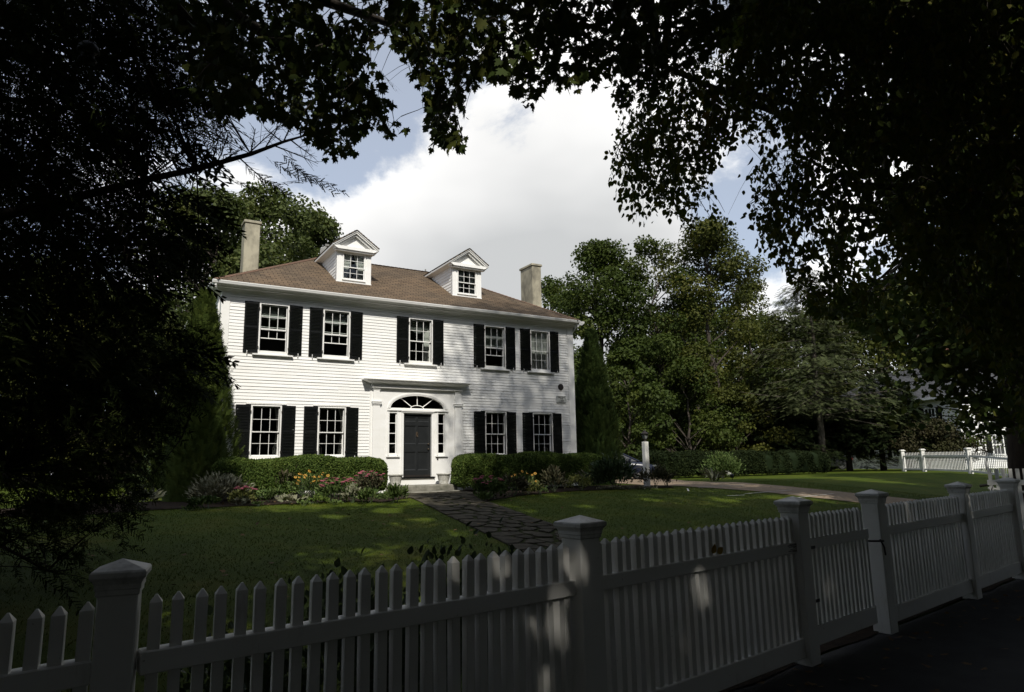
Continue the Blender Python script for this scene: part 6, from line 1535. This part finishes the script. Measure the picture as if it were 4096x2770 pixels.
# hemlock at the left, inside the fence
ht = thing('hemlock_tree', (-1.7, 9.4, float(gz(-1.7, 9.4))), 'big dark hemlock with drooping sprays along the left edge', 'tree')
hx, hy = -1.7, 9.4
MB().tube([(hx, hy, 0), (hx, hy, 3), (hx+.1, hy, 8), (hx+.1, hy, 15)], [.30, .24, .17, .03], 10).build('trunk', M['darkbark'], ht, smooth=True)
br = MB(); S = SCAT()
BR = [((-30, 497), 7.6), ((120, 462), 7.3), ((332, 408), 6.9), ((446, 384), 6.6), ((569, 350), 6.4), ((644, 322), 6.3), ((713, 302), 6.2)]
bp = [rng_at(*a, d) for a, d in BR]; bp = [Vector((hx, hy, bp[0].z-.3))]+bp
br.tube(bp, [.075, .05, .040, .030, .024, .018, .012, .005], 8)
def bare(p0, p1, d, r=.008, k=7):                                   # bare side twig with finer twigs
    pts = limb(br, p0, p1, r, .002, .05, 5); l = (p1-p0).length
    for i in range(k):
        u = rs.uniform(.15, 1); q = p0.lerp(p1, u); dr = ((p1-p0).normalized()+Vector((rs.gauss(0, .7), rs.gauss(0, .7), rs.gauss(0, .7)))).normalized(); br.tube([q, q+dr*l*rs.uniform(.15, .4)], [r*.35, .0012], 4, False)
for (a, b), k in ((((332, 408), (305, 250)), 5), (((446, 384), (490, 330)), 9), (((490, 372), (520, 300)), 9), (((569, 350), (580, 292)), 10), (((600, 340), (640, 275)), 12), (((560, 352), (655, 268)), 12), (((644, 322), (668, 268)), 10), (((620, 330), (722, 372)), 10), (((660, 318), (715, 360)), 8), (((500, 368), (560, 330)), 8), (((430, 388), (520, 440)), 6), (((540, 356), (610, 420)), 8), (((690, 306), (735, 330)), 6), (((480, 376), (500, 300)), 8), (((640, 322), (600, 290)), 8)):
    bare(rng_at(*a, 6.45), rng_at(*b, 6.45), 0, .007, k+5)
HGAP = [[(300, 310), (345, 285), (525, 285), (510, 400), (430, 460), (300, 430)], [(350, 640), (475, 620), (480, 740), (370, 745)], [(150, 90), (290, 60), (300, 160), (200, 170)], [(360, 395), (560, 400), (610, 630), (470, 630), (460, 520), (370, 470)], [(-20, 1055), (90, 1060), (60, 1150), (-20, 1150)], [(-20, 1175), (345, 1175), (330, 1350), (-20, 1350)], [(330, 940), (430, 900), (420, 990), (340, 1060)]]
tg = sample(HEMLOCK, 3300, 6.2, 11.5, .8)
q_, f_ = project(np.array([tuple(p) for p in tg])); hg_ = np.zeros(len(tg), bool)
for h in HGAP: hg_ |= inpoly(q_, h)
tg = [p for p, g_ in zip(tg, hg_) if not g_ or rs.random() < .2]
heads = []
for i in range(26):                                                 # main branches, level then drooping
    z = .8+.42*i; a = rs.uniform(-1.35, 1.0); l = rs.uniform(2.4, 4.0)*(1-.03*i); b0 = Vector((hx, hy, z)); tip = b0+Vector((l*math.cos(a), l*math.sin(a), -.12*l+.4))
    q, f = project(np.array([tip, b0.lerp(tip, .6)]))
    if (in_frame(q, f, 0) & ~inpoly(q, HEMLOCK)).any(): continue
    heads += limb(br, b0, tip, .04, .008, .05, 8, .5)[2:]
C = [(p, .03) for p in heads+bp]
FPp, FD_, FSz = [], [], []
for p in tg:
    c = nearest(C, p); l = (c[0]-p).length
    if l < 1.6 and rs.random() < .6: limb(br, c[0], p, min(.012, .003+.003*l), .002, .08, 4)
    for j in range(3):
        FPp.append(p+Vector((rs.gauss(0, .12), rs.gauss(0, .12), rs.gauss(0, .10)))); FD_.append((.75+rs.gauss(0, .5), -.25+rs.gauss(0, .5), -.55+rs.gauss(0, .35))); FSz.append(rs.uniform(.16, .34))
P = np.array([tuple(p) for p in FPp]); kp = canopy(P, [HEMLOCK], 6); D = np.array(FD_)[kp]; P = P[kp]; n = len(P)
S.add(T_FROND, P, frames(D, rdir(n, (0, 0, .9))), np.array(FSz)[kp])
# named sprays that reach over the sky and the house front
for (a, b), d, s in ((((470, 770), (512, 782)), 7, .20), (((475, 830), (514, 850)), 7, .22), (((470, 800), (500, 795)), 7.1, .2), (((480, 860), (512, 850)), 6.9, .2), (((460, 780), (498, 810)), 7.2, .22), (((660, 380), (742, 420)), 6.3, .5), (((640, 350), (700, 395)), 6.3, .45), (((600, 352), (665, 400)), 6.4, .42), (((560, 380), (640, 430)), 6.4, .45), (((620, 420), (730, 400)), 6.3, .5), (((500, 400), (600, 440)), 6.5, .5), (((450, 400), (540, 470)), 6.6, .55), (((520, 330), (480, 300)), 6.4, .4), (((860, 160), (900, 200)), 6.4, .30)):
    p0, p1 = rng_at(*a, d), rng_at(*b, d-.05)
    for j in range(3):
        q = p0.lerp(p1, j/3.5); S.add(T_FROND, np.array([tuple(q)]), frames(np.array([tuple(p1-p0)])+rdir(1)*.05, rdir(1, (0, -.6, .9))), s*rs.uniform(.45, .75))
# upper part of the tree, above the picture
n = 3200; u = rng.random(n); a = rng.uniform(0, 6.283, n); r = 3.6*(1-u)**.7*np.sqrt(rng.random(n)); P = np.stack([hx+r*np.cos(a), hy+r*np.sin(a), 2.5+12.5*u], 1); kp = outside(P) | canopy(P, [HEMLOCK], 0); P = P[kp]; a = a[kp]
S.add(T_SPRAY, P, frames(np.stack([np.cos(a), np.sin(a), 0*a-.4], 1)+rdir(len(P))*.3, rdir(len(P), (0, 0, 1.3))), .55)
S.build('foliage', M['hemlock'], ht); br.build('branch', M['darkbark'], ht, smooth=True)
# unseen trees added beside and behind the viewpoint to shade pavement, fence and lawn
for x, y, H, cr, n, lab in ((3.0, -7.5, 13.5, 6.0, 8000, 'unseen tree added for shade across the road behind the viewpoint'), (-9.5, 2.0, 14, 5.4, 11000, 'unseen tree added for shade left of the viewpoint'), (20.5, 1.5, 16, 5.0, 11000, 'unseen tree added for shade along the pavement beyond the gate'), (13, -9, 15, 6.5, 9000, 'tall unseen tree added for shade across the road to the right'), (31, 7.0, 19, 6.5, 11000, 'tall unseen tree added for shade beyond the driveway'), (9.5, -4.2, 12.5, 5.0, 6000, 'unseen tree added for shade across the road behind the gate'), (-7, -9, 14, 6.5, 8500, 'unseen tree added for shade across the road to the left')):
    broad_tree('street_tree', lab, x, y, H, cr, .3, 'bmaple', 90, n, .42, .25, 0, group='unseen trees added for shade', filt=open_out)

# unseen wooded bank added behind the viewpoint to block low sky light
S = SCAT()
for i in range(520):
    tt = rs.uniform(-42, 60); nq = -25-rs.uniform(0, 7); hgt = rs.uniform(.2, 8.5)
    c = fpt(tt, nq, hgt); n = 60; d = rdir(n); P = np.array([tuple(c)])+d*np.array([2.4, 2.4, 1.8])*rng.uniform(.4, 1, (n, 1)); S.add(T_QUAD, P, frames(d+rdir(n)*.6, d+rdir(n)*.5), rng.uniform(.6, 1.3, n)*.85)
for i in range(150):
    c = Vector((-26+rs.uniform(-4, 3), rs.uniform(-16, 26), rs.uniform(.2, 11))); n = 60; d = rdir(n); P = np.array([tuple(c)])+d*np.array([2.4, 2.4, 1.8])*rng.uniform(.4, 1, (n, 1)); S.add(T_QUAD, P, frames(d+rdir(n)*.6, d+rdir(n)*.5), rng.uniform(.6, 1.3, n)*.85)
tag(S.build('sky_block_woods', M['bmaple']), None, None, None, 'stuff')
# hanging feeder
q = rng_at(200, 118, 7.2); t = thing('bird_feeder', tuple(q), 'dark domed feeder hanging among the conifer branches at the upper left', 'bird feeder')
MB().lathe(q, [(.004, .085), (.05, .075), (.075, .045), (.085, .0), (.082, -.004), (.05, -.006), (.05, -.07), (.07, -.075), (.07, -.085), (.004, -.085)], 18).build('dome', M['tar'], t, smooth=True)
MB().tube([q+Vector((0, 0, .08)), q+Vector((0, 0, .55))], .003, 5).build('wire', M['tar'], t)

# ---------------------------------------------------------------- grass and fallen leaves
n = 190000
X, Y = rng.uniform(-6, 24, n), 4.2+15*rng.random(n)**1.25
keep = np.ones(n, bool); q = np.stack([X, Y], 1)
nn_ = X*FN[0]+Y*FN[1]; keep &= nn_ > 3.72
pm = np.interp(Y, [4.2, 6.5, 10.3, 13.5, 16.9, 18.4, 19.6], [5.85, 6.05, 6.67, 7.15, 7.78, 8.5, 8.9]); keep &= np.abs(X-pm) > PW+.03+np.where(Y > 17.2, .3, 0)
keep &= ~inpoly(q, [(p.x, p.y) for p in BED_L]+[(8.1, 19.6), (8, 22), (-5, 22), (-5, 18)]); keep &= ~inpoly(q, [(p.x, p.y) for p in BED_R]+[(19, 19), (17, 22), (9.6, 22), (9.4, 19)])
keep &= ~inpoly(q, DR_N+DR_F[::-1])
X, Y = X[keep], Y[keep]; n = len(X); P = np.stack([X, Y, gz(X, Y)-.004], 1)
S = SCAT(); S.add([[(-.09, 0, 0), (.09, 0, 0), (0, 1, .25)]], P, frames(rdir(n, (0, 0, 1.6)), rdir(n)), np.stack([np.full(n, .06), rng.uniform(.018, .040, n), np.full(n, .05)], 1)); tag(S.build('grass', M['grass']), None, None, None, 'stuff')
n = 700; X, Y = rng.uniform(-3, 24, n), rng.uniform(2.2, 17, n); k_ = np.arange(n) < 130; tl = rng.uniform(2, 11, n); X = np.where(k_, FA2[0]+tl, X); Y = np.where(k_, 3.33+tl*.15-np.abs(rng.normal(0, .55, n)), Y); P = np.stack([X, Y, gz(X, Y)+.045], 1); nn_ = X*FN[0]+Y*FN[1]; kp = (nn_ > 3.7) | (nn_ < 3.25); P[nn_ < 3.3, 2] -= .018
S = SCAT(); P = P[kp]; S.add(T_MAPLE, P, frames(rdir(len(P))*np.array([1, 1, .15]), rdir(len(P))*.3+np.array([0, 0, 1.])), rng.uniform(.04, .085, len(P))); tag(S.build('fallen_leaves', M['litter']), None, None, None, 'stuff')
q = fpt(3.66, -.05, .965+fz(3.66)); S = SCAT(); S.add(T_OVATE, np.array([tuple(q), tuple(q+Vector((.05, 0, .0)))]), frames(np.array([[.3, -.1, .8], [.5, 0, .3]]), np.array([[0, -1, .2], [.2, -1, .3]])), .075)
tag(S.build('caught_leaf', plain('yellow_dead_leaf', (.36, .23, .03), (.26, .15, .02), 9, .8)), 'yellow dead leaf caught on the top rail of the fence left of the gate', 'leaf')
